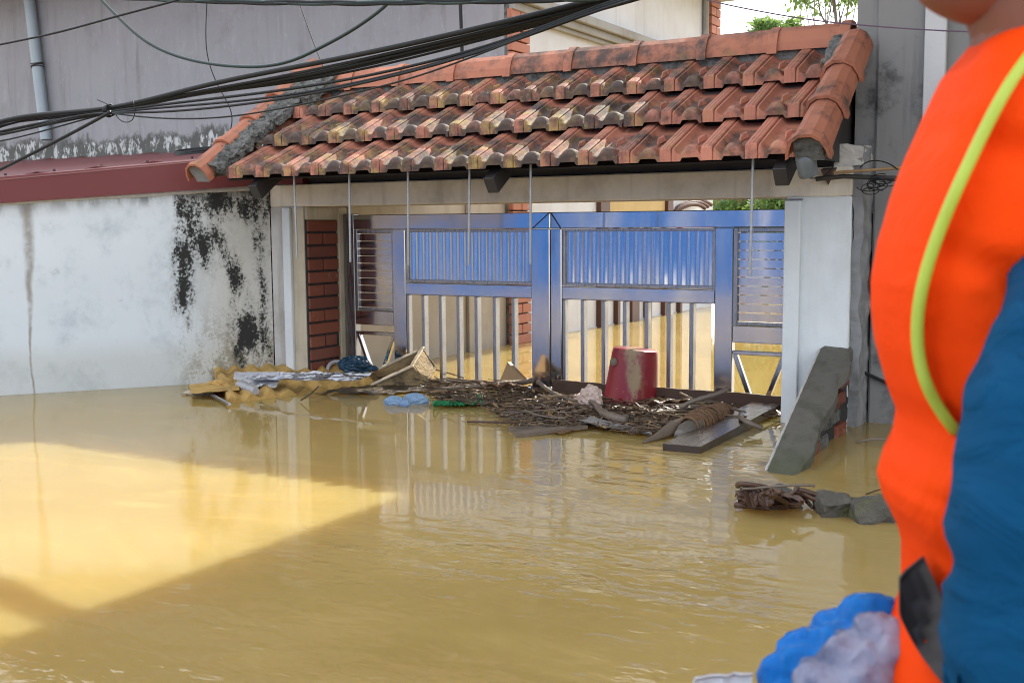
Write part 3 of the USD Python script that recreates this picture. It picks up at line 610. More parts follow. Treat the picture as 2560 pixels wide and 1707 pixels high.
# ------------------------------------------------------------------ steel gate leaves
Y0 = 5.55
def gx(px, py=700): return G(px, py, Y0)[0]
def gz(px, py): return G(px, py, Y0)[2]
def bar(parent, name, x0, x1, z0, z1, d0=0., d1=.05, mat='steel', label=None, c=.004):
    return part(parent, name, cbox(x0, x1, Y0 + d0, Y0 + d1, z0, z1, c), mat, label=label)
ZT0, ZT1 = .936, 1.027
def leaf(px, label, left):
    """px: hinge, louvre, stile, panel and meeting-stile edges in photo pixels from the outside in."""
    L = thing('gate_leaf', label, 'gate', (np.mean([gx(px[0]), gx(px[-1])]), Y0, 0))
    xo, xl0, xl1, xs1, xp1, xm = [gx(p) for p in px]
    d = lambda a, b: (min(a, b), max(a, b))
    bar(L, 'top_rail', *d(xl0, xm), ZT0, ZT1)
    bar(L, 'hinge_post', *d(xo, xl0 - (.002 if left else -.002)), -1., 1.035, .004, .06, 'steel_dull')
    bar(L, 'stile', *d(xl1, xs1), -1., ZT0 - .002)
    bar(L, 'meeting_stile', *d(xp1, xm), -1., ZT0 - .002, -.004, .056)
    bar(L, 'mid_rail', *d(xs1, xp1), .536, .610, .002, .048)
    # slatted panel
    zp0, zp1 = .612, ZT0 - .002
    for nm, a, b, z0, z1 in (('panel_frame', xs1, xs1 + (.018 if left else -.018), zp0, zp1), ('panel_frame', xp1, xp1 - (.018 if left else -.018), zp0, zp1)):
        bar(L, nm, *d(a, b), z0, z1, .008, .03, 'steel_dull', c=.002)
    bar(L, 'panel_frame', *d(xs1, xp1), zp0, zp0 + .018, .006, .032, 'steel_dull', c=.002)
    pf_ = bar(L, 'panel_frame', *d(xs1, xp1), zp1 - .016, zp1, .006, .032, 'steel_dull', c=.002)
    a, b = d(xs1, xp1); a += .018; b -= .018
    n_ = 17; w_ = (b - a) / n_
    for i in range(n_):
        x = a + (i + .5) * w_; tilt = math.radians(6) ; hw = w_ * .489
        P = np.zeros((7, 2, 3))
        for k, q in enumerate(np.linspace(-1, 1, 7)):
            P[k, :, 0] = x + hw * q * math.cos(tilt); P[k, :, 1] = Y0 + .020 + hw * q * math.sin(tilt) + .004 * q * q; P[k, 0, 2] = zp0 + .018; P[k, 1, 2] = zp1 - .016
        part(pf_, 'slat', slab(P, np.array([0, .010, 0])), 'steel', smooth=25)
    # pickets below
    n_ = 7; a, b = d(xs1, xp1)
    for i in range(1, n_):
        x = a + (b - a) * i / n_ + (.0 if left else .0)
        part(L, 'picket', cbox(x - .0115, x + .0115, Y0 + .002, Y0 + .048, -.6, .535, .003), 'steel_dull')
    part(L, 'picket', cbox(a + .001, a + .020, Y0 + .006, Y0 + .044, -.6, .535, .003), 'steel_dull')
    # louvre section
    a, b = d(xl0, xl1); zl0, zl1 = .43, ZT0 - .002
    for q0, q1 in ((a, a + .024), (b - .010, b - .001)): bar(L, 'louvre_frame', q0, q1, zl0, zl1, .004, .046, 'steel_dull', c=.002)
    bar(L, 'louvre_frame', a + .024, b - .010, zl1 - .022, zl1, .006, .044, 'steel_dull', c=.002)
    lf_ = bar(L, 'louvre_frame', a + .024, b - .010, zl0, zl0 + .016, .006, .044, 'steel_dull', c=.002)
    n_ = 10; z0 = zl0 + .018; zh = (zl1 - .024 - z0) / n_
    for i in range(n_):
        z = z0 + zh * i; P = np.zeros((5, 2, 3))
        for k, q in enumerate(np.linspace(0, 1, 5)):
            P[k, :, 2] = z + .002 + q * (zh - .0048); P[k, :, 1] = Y0 + .020 - .0005 * q; P[k, 0, 0] = a + .024; P[k, 1, 0] = b - .010
        part(lf_, 'louvre_slat', slab(P[:, ::-1], np.array([0, .003, 0])), 'steel', smooth=25)
    bar(L, 'lower_rail', a, b - .001, .338, zl0 - .002, .002, .048)
    zc = .285
    bar(L, 'brace_bar', a, b, zc - .012, zc + .010, .008, .04)
    m_ = (a + b) / 2; zb = -.1 if left else -.1
    part(L, 'brace', obox((a + .012, Y0 + .024, zc - .012), (m_ - .02, Y0 + .024, -.02), .024, .03, (0, 1, 0)), 'steel')
    part(L, 'brace', obox((b - .012, Y0 + .024, zc - .012), (m_ + .02, Y0 + .024, -.02), .024, .03, (0, 1, 0)), 'steel')
    # seams: mitre at the meeting corner
    s = -1 if left else 1
    part(L, 'weld_seam', obox((xm + s * .001, Y0 - .0035, ZT1 - .002), (xp1, Y0 - .0035, ZT0 - .004), .004, .003, (0, 1, 0), .0005), 'gate_seam')
    return L
leaf((860, 886, 982, 1013, 1329, 1374.5), 'left stainless steel gate leaf, its outer louvre panel next to the brick jamb', True)
leaf((1992, 1966, 1832, 1787, 1404, 1377), 'right stainless steel gate leaf behind the red bucket, louvres beside the white pier', False)
sb = [(gx(1397), 0), (gx(1950), 0)]
single('sill_board', 'dark brown board standing along the foot of the right gate leaf', 'board', merge([rough(cbox(-2.93, -1.56, 5.475, 5.505, -.2, .082, .01), .006, 6., 2, .05)]), 'sill_board')
single('sill_beam', 'dark timber beam under the left gate leaf behind the debris', 'beam', merge([rough(cbox(-4.38, -2.99, 5.48, 5.51, -.2, .03, .01), .006, 6., 5, .05)]), 'sill_board')
for px, lab in ((1325, 'left of two short round-topped chrome bollards at the meeting stiles'), (1375, 'right of two short round-topped chrome bollards at the meeting stiles')):
    c = G(px, 965, 5.40); m = trimesh.creation.capsule(.10, .017, count=[12, 16]); m.apply_translation([c[0], 5.40, -.01])
    single('gate_bollard', lab, 'bollard', m, 'chrome', smooth=True, group='chrome bollards before the gate')

# ------------------------------------------------------------------ neighbour at the right
nb = thing('neighbour_house', 'dark grey concrete building with black streaks behind the right pier', 'building', (0, 6, 0))
part(nb, 'corner_pillar', cbox(-1.165, -.72, 5.40, 5.9, -1.35, 3.35, .01), 'neighbour_concrete')
part(nb, 'wall', box(-.72, 5, 5.62, 5.9, -1.35, 3.35), 'neighbour_concrete')
part(nb, 'corner_pillar', box(-1.262, -1.166, 5.42, 5.9, 1.0, 3.35), 'neighbour_concrete')
part(nb, 'gap_filler', box(-1.21, -1.166, 5.62, 5.9, -1.35, .998), 'mortar_dark')
part(nb, 'white_strip', cbox(G(2322, 200, 5.5)[0], G(2375, 200, 5.5)[0], 5.36, 5.40, 1.0, 3.3, .004), 'pale_strip')
part(nb, 'added_shade_canopy', box(-2.06, 5, 3.7, 8.0, 3.42, 3.56), 'moulding_grey')  # added out of view, sized to shade the roof end and near water
part(nb, 'canopy_post', cbox(3.0, 3.2, 3.8, 4.0, -1.35, 3.42), 'neighbour_concrete')
part(nb, 'side_wall', box(-.72, -.5, 5.902, 8.0, -1.35, 3.42), 'neighbour_concrete')
p0, p1 = G(2000, 462, 5.15), G(2330, 452, 5.15)
single('black_pipe', 'thin black pipe with loose wire tied along it, right of the lintel', 'pipe', tube([G(2040, 448, 5.17), G(2110, 441, 5.17), G(2260, 447, 5.17), G(2420, 450, 5.17)], .011, 8), 'iron_dark', smooth=True)
single('bamboo_pole', 'thin tan bamboo pole over the black pipe at the right pier', 'pole', tube([G(2085, 432, 5.15), G(2250, 420, 5.15), G(2420, 408, 5.15)], .007, 8), 'wood_tan', smooth=True)
wt = thing('wire_tangle', 'tangle of loose black wire hanging on the pipe right of the lintel', 'wire', G(2180, 450, 5.14))
for k in range(9):
    c = G(2170 + 14 * (k % 3) + rr.uniform(-14, 14), 445 + rr.uniform(-10, 24), 5.14); ang = np.linspace(0, rr.uniform(4, 9), 26)
    a_, b_ = rr.uniform(.02, .055), rr.uniform(.012, .03)
    part(wt, 'wire_loop', tube(np.stack([c[0] + a_ * np.cos(ang + k) + .004 * ang, c[1] + .01 * np.sin(ang), c[2] + b_ * np.sin(ang + k) - .003 * ang], 1), .0022, 5), 'cable_black')
part(wt, 'wire_loop', tube(spline([G(2150, 420, 5.14), G(2170, 405, 5.14), G(2205, 404, 5.14), G(2245, 425, 5.14)], 20), .003, 5), 'cable_black')
part(wt, 'wire_loop', tube(spline([G(2000, 440, 5.14), G(2030, 446, 5.14), G(2060, 440, 5.14), G(2085, 400, 5.14)], 20), .003, 5), 'cable_black')
single('wall_cable', 'dark cable drooping across the grey building above the flood', 'cable', tube(spline([G(2130, 922, 5.38), G(2180, 940, 5.38), G(2230, 962, 5.38), G(2300, 975, 5.38)], 16), .008, 6), 'cable_black', smooth=True)

# sloping broken side wall
bt = thing('broken_side_wall', 'broken brick side wall with a cement cap sloping from the right pier into the water', 'wall', (-1.2, 4.6, 0))
A0, A1 = np.array([-1.345, 5.19, .372]), np.array([-1.195, 5.19, .358])
B0, B1 = np.array([-1.262, 4.05, -.02]), np.array([-1.135, 4.04, -.02])
n_ = 44; P = np.zeros((n_, 9, 3))
for i, q in enumerate(np.linspace(-.08, 1.06, n_)):
    for k, w_ in enumerate(np.linspace(0, 1, 9)):
        p = (A0 + (B0 - A0) * q) * (1 - w_) + (A1 + (B1 - A1) * q) * w_
        nz = meshkit.fbm(np.array([p * 14 + 5]), 4, 2)[0] - .5; e_ = meshkit.fbm(np.array([[q * 9, 3, 1.]]), 4, 6)[0] - .5
        P[i, k] = p + np.array([(.055 * e_ if k == 8 else .004 * nz), 0, .014 * nz + (-.014 if k in (0, 8) else 0)])
cap = slab(P, np.array([0, 0, -.045])); part(bt, 'cement_cap', cap, 'cap_cement', smooth=50)
part(bt, 'lime_edge', tube(np.array([P[i, 0] + np.array([-.004, 0, -.003 + .004 * math.sin(i * 2.1)]) for i in range(n_)]), .006, 6), 'lime_edge')
core = trimesh.convex.convex_hull(np.array([A0 + (.012, .06, -.05), A1 + (-.030, .06, -.05), B0 + (.012, 0, -.05), B1 + (-.03, 0, -.05), A0 + (.012, .06, -1.7), A1 + (-.03, .06, -1.7), B0 + (.012, 0, -1.3), B1 + (-.03, 0, -1.3)]))
ck_ = part(bt, 'core', rough(core, .012, 12, 3, .06), 'mortar_dark')
for row in range(6):
    z0 = -.08 + row * .072
    for k in range(7):
        y1 = 5.17 - k * .165 - (.08 if row % 2 else 0); y0 = y1 - .15
        zc_ = np.interp((y0 + y1) / 2, [4.05, 5.19], [-.03, .345])
        if z0 + .06 > zc_ - .02 or rr.random() < .12: continue
        xb = np.interp((y0 + y1) / 2, [4.05, 5.19], [-1.135, -1.195])
        part(ck_, 'brick', rough(cbox(xb - .06, xb - .012 + rr.uniform(-.012, .012), y0, y1, z0, z0 + .058, .006), .006, 22, row * 9 + k, .04), ('brick_dark', 'brick_deep', 'mortar_grey')[rr.randrange(3)])

# kerb stones and drowned litter at the lower right
def stone(px0, px1, pyb, pyt, lab, mat='stone_mossy', seed=0, depth=.13):
    a, b = W(px0, pyb), W(px1, pyb); d = (b - a); L = np.linalg.norm(d); d /= L; nrm = np.array([-d[1], d[0], 0])
    tdist = np.hypot(*(a[:2] + b[:2]) / 2); h_ = (pyb - pyt) / F * tdist * .92
    pts = [a + d * u + nrm * v + np.array([0, 0, z]) for u in (0, L) for v in (0, depth) for z in (-.15, h_ * .82)] + [a + d * u + nrm * v + np.array([0, 0, h_]) for u in (.02, L - .02) for v in (.02, depth - .02)]
    m = rough(trimesh.convex.convex_hull(np.array(pts)), .022, 16, seed, .010)
    return single('kerb_stone', lab, 'stone', m, mat, smooth=60, group='kerb stones just above the water')
stone(1906, 1998, 1272, 1228, 'square dark kerb stone under the heap of dead leaves, leftmost of the row', seed=3)
stone(2056, 2138, 1294, 1244, 'green mossy kerb stone next right of the dead leaf heap', seed=5)
stone(2140, 2330, 1308, 1256, 'long dark kerb stone running behind the orange vest', seed=8)
lc = thing('leaf_heap', 'heap of dark dead leaves and stems caught on the leftmost kerb stone', 'leaves', W(1930, 1250))
for k in range(26):
    q = W(rr.uniform(1862, 1990), rr.uniform(1232, 1256), rr.uniform(.035, .062)); a_ = rr.uniform(0, 6.28); L = rr.uniform(.04, .11); w_ = rr.uniform(.012, .028)
    u = np.linspace(-1, 1, 7); P = np.zeros((7, 3, 3))
    for i in range(7):
        for k2, o in enumerate((-1, 0, 1)):
            ww = w_ * (1 - u[i] ** 2) ** .6
            P[i, k2] = q + np.array([math.cos(a_) * L / 2 * u[i] - math.sin(a_) * o * ww, math.sin(a_) * L / 2 * u[i] + math.cos(a_) * o * ww, .014 * math.sin(u[i] * 2 + k) + .010 * abs(o) + .006 * u[i] * o])
    part(lc, 'leaf', slab(P, np.array([0, 0, -.0015])), 'leaf_dead')
for k, pts in enumerate((((1845, 1213, .07), (1870, 1210, .10), (1925, 1218, .08)), ((1995, 1226, .05), (2030, 1245, .04), (2065, 1258, .03)), ((1990, 1228, .06), (2015, 1250, .02), (2030, 1268, .01)), ((1985, 1222, .06), (2040, 1236, .05), (2070, 1250, .04)), ((1840, 1262, .015), (1880, 1266, .02), (1925, 1272, .015)))):
    part(lc, 'stem', tube(spline([W(*p) for p in pts], 12), np.linspace(.011, .006, 12), 7), 'leaf_dead', smooth=True)
part(lc, 'curled_leaf', blob(W(1875, 1238, .055), (.045, .03, .030), .5, 9, 3, 4), 'leaf_dead')
part(lc, 'stick', tube(spline([W(1855, 1222, .085), W(1930, 1216, .09), W(2000, 1212, .088), W(2036, 1214, .08)], 14), .0045, 7), 'wood_grey', smooth=True)
part(lc, 'fibre', blob(W(1930, 1246, .03), (.10, .04, .03), .35, 14, 4, 2), 'fibre_brown')
single('lone_twig', 'lone dark twig sticking out of the water left of the orange vest', 'twig', tube(spline([W(2165, 1236, .0), W(2190, 1226, .012), W(2235, 1215, .03)], 10), np.linspace(.004, .002, 10), 6), 'twig_a')
single('floating_reed', 'pale bent reed floating before the grey building at the right', 'reed', tube(spline([W(2140, 1107, .0), W(2165, 1100, .015), W(2200, 1098, .018), W(2260, 1104, .01)], 14), .006, 7), 'wood_grey', smooth=True)

# ------------------------------------------------------------------ floating debris before the gate
# corrugated foam sheet
cs = thing('foam_sheet', 'corrugated sheet of yellow foam insulation floating at the left pier', 'sheet', W(720, 975))
bk0, bk1 = W(533, 952), W(880, 941); fr0, fr1 = W(572, 1009), W(938, 962)
n_, m_ = 120, 14; P = np.zeros((n_, m_, 3))
for i, u in enumerate(np.linspace(0, 1, n_)):
    for k, v in enumerate(np.linspace(0, 1, m_)):
        p = (bk0 + (bk1 - bk0) * u) * (1 - v) + (fr0 + (fr1 - fr0) * u) * v
        p[2] = .022 + .014 * math.sin(u * 2 * math.pi * 8.5) + .075 * (1 - v) + .020 * (meshkit.fbm(np.array([[u * 22, v * 7, 1.]]), 4, 4)[0] - .5)
        p[1] += .02 * (meshkit.fbm(np.array([[u * 14, v * 3, 9.]]), 3, 4)[0] - .5) * (v > .9)
        P[i, k] = p
part(cs, 'foam', slab(P, np.array([0, 0, -.045])), 'foam_yellow', smooth=60)
part(cs, 'metal_edge', tube([W(512, 977, .022), W(573, 1010, .018)], .010, 6), 'foil')
single('foam_block', 'thick yellow foam block at the left end of the corrugated sheet', 'foam', rough(trimesh.convex.convex_hull(np.array([W(474, 962, 0), W(600, 955, 0), W(600, 975, 0), W(478, 985, 0), W(474, 962, .05), W(600, 950, .055), W(600, 975, .05), W(478, 982, .04)])), .012, 12, 3, .02), 'foam_yellow', smooth=40)
single('foam_chunk', 'ragged yellow foam lump on top of the corrugated sheet', 'foam', blob(W(560, 962, .045), (.10, .07, .035), .35, 8, 4, 5, .3), 'foam_yellow')
single('foam_sliver', 'pale foam sliver floating at the far left tip of the debris', 'foam', blob(W(492, 982, .012), (.088, .025, .018), .3, 7, 3, 3, .35), 'foam_pale')
def crumple(c, u, v, n1, n2, amp, seed, freq=9.):
    P = np.zeros((n1, n2, 3)); A_, B_ = np.meshgrid(np.linspace(-.5, .5, n1), np.linspace(-.5, .5, n2), indexing='ij')
    q = np.stack([A_ * 3, B_ * 3, np.full_like(A_, seed * 1.7)], -1)
    rid = np.abs(2 * meshkit.fbm(q * freq / 6 + 20, 4, seed) - 1)
    edge = .12 * (meshkit.fbm(q * 2.2 + 7, 3, seed + 5) - .5)
    P[:] = np.array(c) + (A_ + edge)[..., None] * np.array(u) + B_[..., None] * np.array(v)
    nn = np.cross(u, v); nn = nn / np.linalg.norm(nn)
    return P + (amp * rid)[..., None] * nn
single('foil_sheet', 'crumpled silver foil lying along the back of the yellow foam sheet', 'foil', slab(crumple(W(772, 942, .110), np.array([.74, .10, .03]), np.array([.02, .11, .03]), 30, 10, .035, 3, 16), np.array([0, 0, -.002])), 'foil')
single('foil_insulation', 'bent grey foil-faced panel propped against the mouldy wall', 'panel', [slab(crumple(W(640, 950, .075), np.array([.33, .02, .02]), np.array([-.02, .05, .085]), 30, 12, .025, 6, 12), np.array([0, .004, -.002])), slab(crumple(W(625, 962, .05), np.array([.20, -.01, .0]), np.array([.04, .10, .02]), 24, 12, .03, 8, 14), np.array([0, 0, -.002]))], 'film_grey')
single('clear_bottle', 'crushed clear plastic bottle between the foam and the foil', 'bottle', tube(spline([W(598, 962, .05), W(620, 970, .05), W(640, 978, .045)], 24), .024 + .004 * np.sin(np.arange(24) * 1.6), 12), 'film_grey', smooth=50)
# open foam box
def obj_frame(m, c, yaw, tilt, roll_=0.):
    R = trimesh.transformations.euler_matrix(tilt, roll_, yaw, 'rxyz' if False else 'sxyz'); m = m.copy(); m.apply_transform(R); m.apply_translation(c); return m
fb = thing('foam_box', 'dirty open foam box tipped on its side beside the dark blue bag', 'box', W(1010, 965))
walls = [cbox(-.20, .20, -.12, -.098, 0, .13, .006), cbox(-.20, .20, .098, .12, 0, .13, .006), cbox(-.20, -.178, -.097, .097, 0, .13, .006), cbox(.178, .20, -.097, .097, 0, .13, .006), cbox(-.20, .20, -.12, .12, -.022, -.001, .006)]
fbc = W(1010, 966, -.02)
R_ = (.12, math.radians(24), math.radians(-24))
for k, w_ in enumerate(walls):
    part(fb, 'box_wall' if k < 4 else 'box_floor', rough(obj_frame(w_, fbc, *R_), .004, 16, k, .03), 'foam_dirty')
rim = [cbox(-.206, .206, -.128, -.094, .1305, .142, .004), cbox(-.206, .206, .094, .128, .1305, .142, .004), cbox(.172, .206, -.093, .093, .1305, .142, .004)]
for w_ in rim: part(fb, 'rim', rough(obj_frame(w_, fbc, *R_), .003, 16, 3, .03), 'foam_pale')
gb = thing('garbage_bag', 'tied dark blue plastic bag resting against the gate hinge post', 'bag', G(890, 915, 5.4))
cb_ = G(888, 914, 5.38)
part(gb, 'bag_body', blob(cb_ + (0, 0, -.003), (.115, .085, .062), .30, 9, 5, 4), 'bag_dark', smooth=True)
part(gb, 'bag_knot', blob(cb_ + (.125, 0, -.01), (.045, .02, .018), .5, 10, 3, 2, .3), 'bag_dark')
single('tub_rim', 'grey rubber ring half hidden behind the dark blue bag', 'ring', obj_frame(trimesh.creation.torus(.055, .012, 24, 8), G(840, 925, 5.36), .4, 1.3), 'film_grey', smooth=True)
bb = thing('blue_bag', 'translucent light blue plastic bag floating before the twigs', 'bag', W(1018, 1010))
for c_, r_ in (((985, 1006), (.058, .045, .036)), ((1040, 1002), (.075, .05, .042)), ((1012, 1010), (.030, .02, .02))):
    part(bb, 'bag_lobe', blob(W(*c_, .012), r_, .22, 7, 5, int(c_[0]) % 7), 'bag_blue', smooth=True)
gn = []
for k in range(14):
    q = [W(1085 + 9 * i + rr.uniform(-3, 3), 1007 + rr.uniform(-5, 6), rr.uniform(0., .022)) for i in range(14)]
    gn.append(tube(spline(q, 40), rr.uniform(.003, .006), 5))
single('green_net', 'strip of bright green plastic netting floating right of the light blue bag', 'net', gn, 'bag_green', smooth=True)
single('pale_bag', 'pinkish white knotted plastic bag left of the red bucket', 'bag', [blob(W(1478, 998, .055), (.065, .05, .07), .35, 8, 4, 6), blob(W(1452, 1000, .03), (.04, .035, .035), .4, 8, 3, 2)], 'bag_pink')
# bucket, upside down
bc = thing('bucket', 'muddy red plastic bucket floating upside down against the right gate leaf', 'bucket', W(1563, 1010))
prof = np.array([(.0, .292), (.100, .292), (.112, .286), (.116, .272), (.122, .22), (.130, .13), (.139, .03), (.141, .022), (.148, .020), (.149, -.006), (.141, -.010), (.134, .0), (.118, .262), (.0, .270)])
bm = trimesh.creation.revolve(prof, sections=48)
RB = trimesh.transformations.euler_matrix(math.radians(-3), math.radians(5), .3); bm.apply_transform(RB); bpos = W(1556, 1018, -.02) + np.array([-.0, .10, 0]); bm.apply_scale(1.06); bm.apply_translation(bpos)
pl_ = part(bc, 'pail', bm, 'bucket_red', smooth=35)
ear = G(1535, 905, bpos[1] - .10)
part(pl_, 'handle_lug', blob(ear, (.022, .018, .023), .25, 12, 3, 3), 'wood_grey')
# wet plank
a, b, c, d = W(1657, 1119, .012), W(1751, 1127, .012), W(1951, 1019, .03), W(1880, 1014, .03)
single('plank', 'long wet dark plank floating aslant before the white right pilaster', 'plank', trimesh.convex.convex_hull(np.array([p + np.array([0, 0, z]) for p in (a, b, c, d) for z in (-.018, .018)])), 'wood_wet')
# banana stem with fibre wrap
bs = thing('banana_stem', 'grey banana stem wrapped in brown fibre lying beside the plank', 'log', W(1730, 1080))
part(bs, 'stem', tube(spline([W(1695, 1090, .012), W(1722, 1075, .025), W(1760, 1052, .035)], 16), np.interp(np.arange(16), [0, 3, 15], [.022, .043, .042]), 14), 'stem_grey', smooth=True)
part(bs, 'sheath', tube(spline([W(1608, 1106, .004), W(1650, 1088, .018), W(1700, 1062, .03), W(1740, 1050, .03)], 20), np.interp(np.arange(20), [0, 10, 19], [.006, .034, .03]), 10), 'wood_grey', smooth=True)
P = []
for k in range(30):
    u = k / 29; c_ = W(1722 + 80 * u, 1062 - 34 * u, .045); ang = np.linspace(-.6, 3.6, 20); r_ = .050 + .014 * math.sin(u * 3.14) + rr.uniform(-.006, .008); sh = rr.uniform(-.03, .03)
    ax = (W(1802, 1028) - W(1722, 1062)); ax /= np.linalg.norm(ax); sd2 = np.array([-ax[1], ax[0], 0])
    P.append(tube(np.array([c_ + sd2 * (-math.cos(q) * r_) + np.array([0, 0, math.sin(q) * r_ * .85 - .01]) + ax * (sh * math.cos(q)) for q in ang]), .0065, 5))
part(bs, 'fibre_wrap', P, 'fibre_brown', smooth=True)
# prominent sticks and boards
def stick(lab, pts, r0, r1, mat, name='stick', cat='stick', n=18, group=None, sides=8):
    return single(name, lab, cat, tube(spline([W(*p) for p in pts], n), np.linspace(r0, r1, n) * (1 + .12 * np.sin(np.arange(n) * 1.9)), sides), mat, smooth=True, group=group)
stick('long grey branch along the front of the left gate leaf', ((1085, 975, .03), (1180, 966, .045), (1270, 958, .055), (1350, 948, .06)), .012, .018, 'wood_grey', 'branch', 'branch')
stick('straight tan stick running left from the chrome bollards', ((1075, 981, .02), (1160, 976, .03), (1210, 977, .03)), .006, .008, 'twig_b')
stick('slanting brown stick right of the chrome bollards', ((1345, 955, .07), (1390, 985, .05), (1440, 1002, .03), (1475, 1008, .02)), .014, .007, 'wood_grey')
stick('long thin straight stick floating in front of the debris', ((1168, 1054, .006), (1300, 1055, .014), (1400, 1053, .018), (1478, 1047, .022)), .005, .009, 'leaf_dead')
stick('gnarled grey driftwood in front of the bucket', ((1472, 1003, .05), (1498, 1022, .05), (1530, 1042, .04), (1568, 1050, .035)), .009, .026, 'wood_grey', 'driftwood', 'driftwood')
stick('thin dark stick lying across the foam sheet', ((752, 1000, .01), (775, 985, .05), (796, 966, .08)), .004, .005, 'twig_a')
stick('broken grey branch leaning on the sill board', ((1700, 1020, .05), (1740, 1000, .09), (1775, 990, .11), (1818, 972, .14)), .012, .014, 'wood_grey', 'branch', 'branch')
stick('pale thin twig leaning up left of the fibre-wrapped stem', ((1700, 982, .10), (1730, 996, .08), (1765, 1013, .05)), .006, .005, 'twig_b', 'stick')
stick('bent mossy branch lying across the wet plank', ((1832, 1022, .045), (1852, 1040, .05), (1880, 1060, .045), (1905, 1070, .03)), .010, .013, 'wood_grey', 'branch', 'branch')
stick('pale stick at the right end of the left twig pile', ((1090, 924, .05), (1120, 932, .05), (1158, 944, .05)), .006, .005, 'twig_b')
def board(lab, pts, th, mat, name='board', cat='board'):
    return single(name, lab, cat, trimesh.convex.convex_hull(np.array([np.array(p) + np.array([0, 0, z]) for p in pts for z in (-th / 2, th / 2)])), mat)
board('narrow grey board floating at the front edge of the debris', (W(1284, 1083, .008), W(1290, 1090, .008), W(1470, 1068, .015), W(1462, 1060, .015)), .016, 'wood_grey')
board('short grey board just behind the front narrow board', (W(1270, 1068, .006), W(1272, 1076, .006), W(1400, 1072, .008), W(1392, 1064, .008)), .012, 'wood_grey')
tb = [G(1250, 950, 5.33), G(1312, 950, 5.33), G(1269, 905, 5.33)]
single('triangle_board', 'triangular tan board offcut standing behind the grey branch', 'board', trimesh.convex.convex_hull(np.array([p + np.array([0, q, 0]) for p in tb for q in (0, .03)])), 'wood_tan')
n_ = 16; P = np.zeros((n_, 5, 3))
for i, u in enumerate(np.linspace(0, 1, n_)):
    c_ = W(1458 + 170 * u, 1048 + 40 * u ** .8, .03 * (1 - u) + .004); w_ = .045 * (1 - u) ** .5 + .006
    for k, o in enumerate(np.linspace(-1, 1, 5)): P[i, k] = c_ + np.array([.3, 1., 0]) * w_ * o + np.array([0, 0, .012 * o * o])
single('leaf_sheath', 'grey-blue curved banana leaf sheath at the front of the debris', 'leaf', slab(P, np.array([0, 0, -.004])), 'leaf_blade', smooth=True)
single('brown_mat', 'small brown square of cloth floating under the narrow board', 'cloth', slab(crumple(W(1410, 1078, .010), np.array([.055, .01, 0]), np.array([0, .10, 0]), 12, 16, .012, 4, 9), np.array([0, 0, -.003])), 'fibre_brown')
def leafstrip(lab, pts, w_, mat, z=.02, name='dead_leaf'):
    c_ = spline([W(x, y, z) for x, y in pts], 16); P = np.zeros((16, 5, 3))
    for i in range(16):
        t_ = c_[min(i + 1, 15)] - c_[max(i - 1, 0)]; t_ /= np.linalg.norm(t_); n_ = np.array([-t_[1], t_[0], 0]); ww = w_ * (math.sin(math.pi * (i + .6) / 16.2)) ** .6
        for k, o in enumerate(np.linspace(-1, 1, 5)): P[i, k] = c_[i] + n_ * ww * o + np.array([0, 0, .012 * o * o + .010 * math.sin(i * 1.3 + k) ])
    single(name, lab, 'leaf', slab(P, np.array([0, 0, -.003])), mat, smooth=50)
leafstrip('dark curled dead leaf just left of the grey driftwood', ((1390, 1020), (1425, 1030), (1462, 1034)), .035, 'leaf_dead')
leafstrip('long brown dead leaf lying right of the bucket foot', ((1620, 1012), (1680, 1006), (1735, 1002)), .030, 'leaf_dead', .035)
leafstrip('grey dead leaf half sunk behind the banana stem', ((1610, 1042), (1660, 1034), (1700, 1022)), .040, 'wood_grey', .012)
leafstrip('brown dead leaf at the foot of the triangular board', ((1195, 962), (1240, 966), (1292, 962)), .035, 'fibre_brown', .05)
single('foam_scrap', 'small yellow foam scrap sunk in the middle of the litter', 'foam', blob(W(1378, 1028, .012), (.05, .035, .012), .3, 8, 3, 5), 'foam_yellow')
# wet mat and twig litter: uncountable
def inside(px, py):
    top = np.interp(px, [1060, 1120, 1250, 1420, 1600, 1780, 1955], [958, 955, 952, 985, 985, 985, 1010])
    bot = np.interp(px, [1060, 1100, 1210, 1290, 1460, 1600, 1700, 1800, 1955], [985, 1000, 1015, 1062, 1062, 1085, 1060, 1045, 1040])
    return (py > top) & (py < bot)
n1, n2 = 230, 90
uu, vv = np.meshgrid(np.linspace(-4.1, -1.5, n1), np.linspace(4.3, 5.48, n2), indexing='ij')
from functools import lru_cache
def to_px(p):
    d = np.asarray(p, float) - EYEP; xc = d[..., 0] * ca + d[..., 1] * sa; fy = -d[..., 0] * sa + d[..., 1] * ca
    zc = fy * cp - d[..., 2] * sp; yc = fy * sp + d[..., 2] * cp; X, Y = F * xc / zc, -F * yc / zc
    return 1280 + cr * X - sr * Y, 853.5 + sr * X + cr * Y
Q = np.stack([uu, vv, np.zeros_like(uu)], -1); qx, qy = to_px(Q)
jit = 16 * (meshkit.fbm(Q * 7, 3, 3) - .5)
ins = inside(qx + jit * 2, qy + jit)
hgt = -.012 + .034 * meshkit.fbm(Q * np.array([16, 16, 1]), 5, 8) + .02 * (meshkit.fbm(Q * 4 + 3, 3, 2) - .5)
Q[..., 2] = hgt; mt = grid(Q); keep = ins.ravel()[mt.faces].all(1)
single('debris_mat', 'dark wet mat of rotting straw floating against the gate', 'debris', trimesh.Trimesh(mt.vertices, mt.faces[keep], process=False), 'mat_wet', smooth=True, kind='stuff')
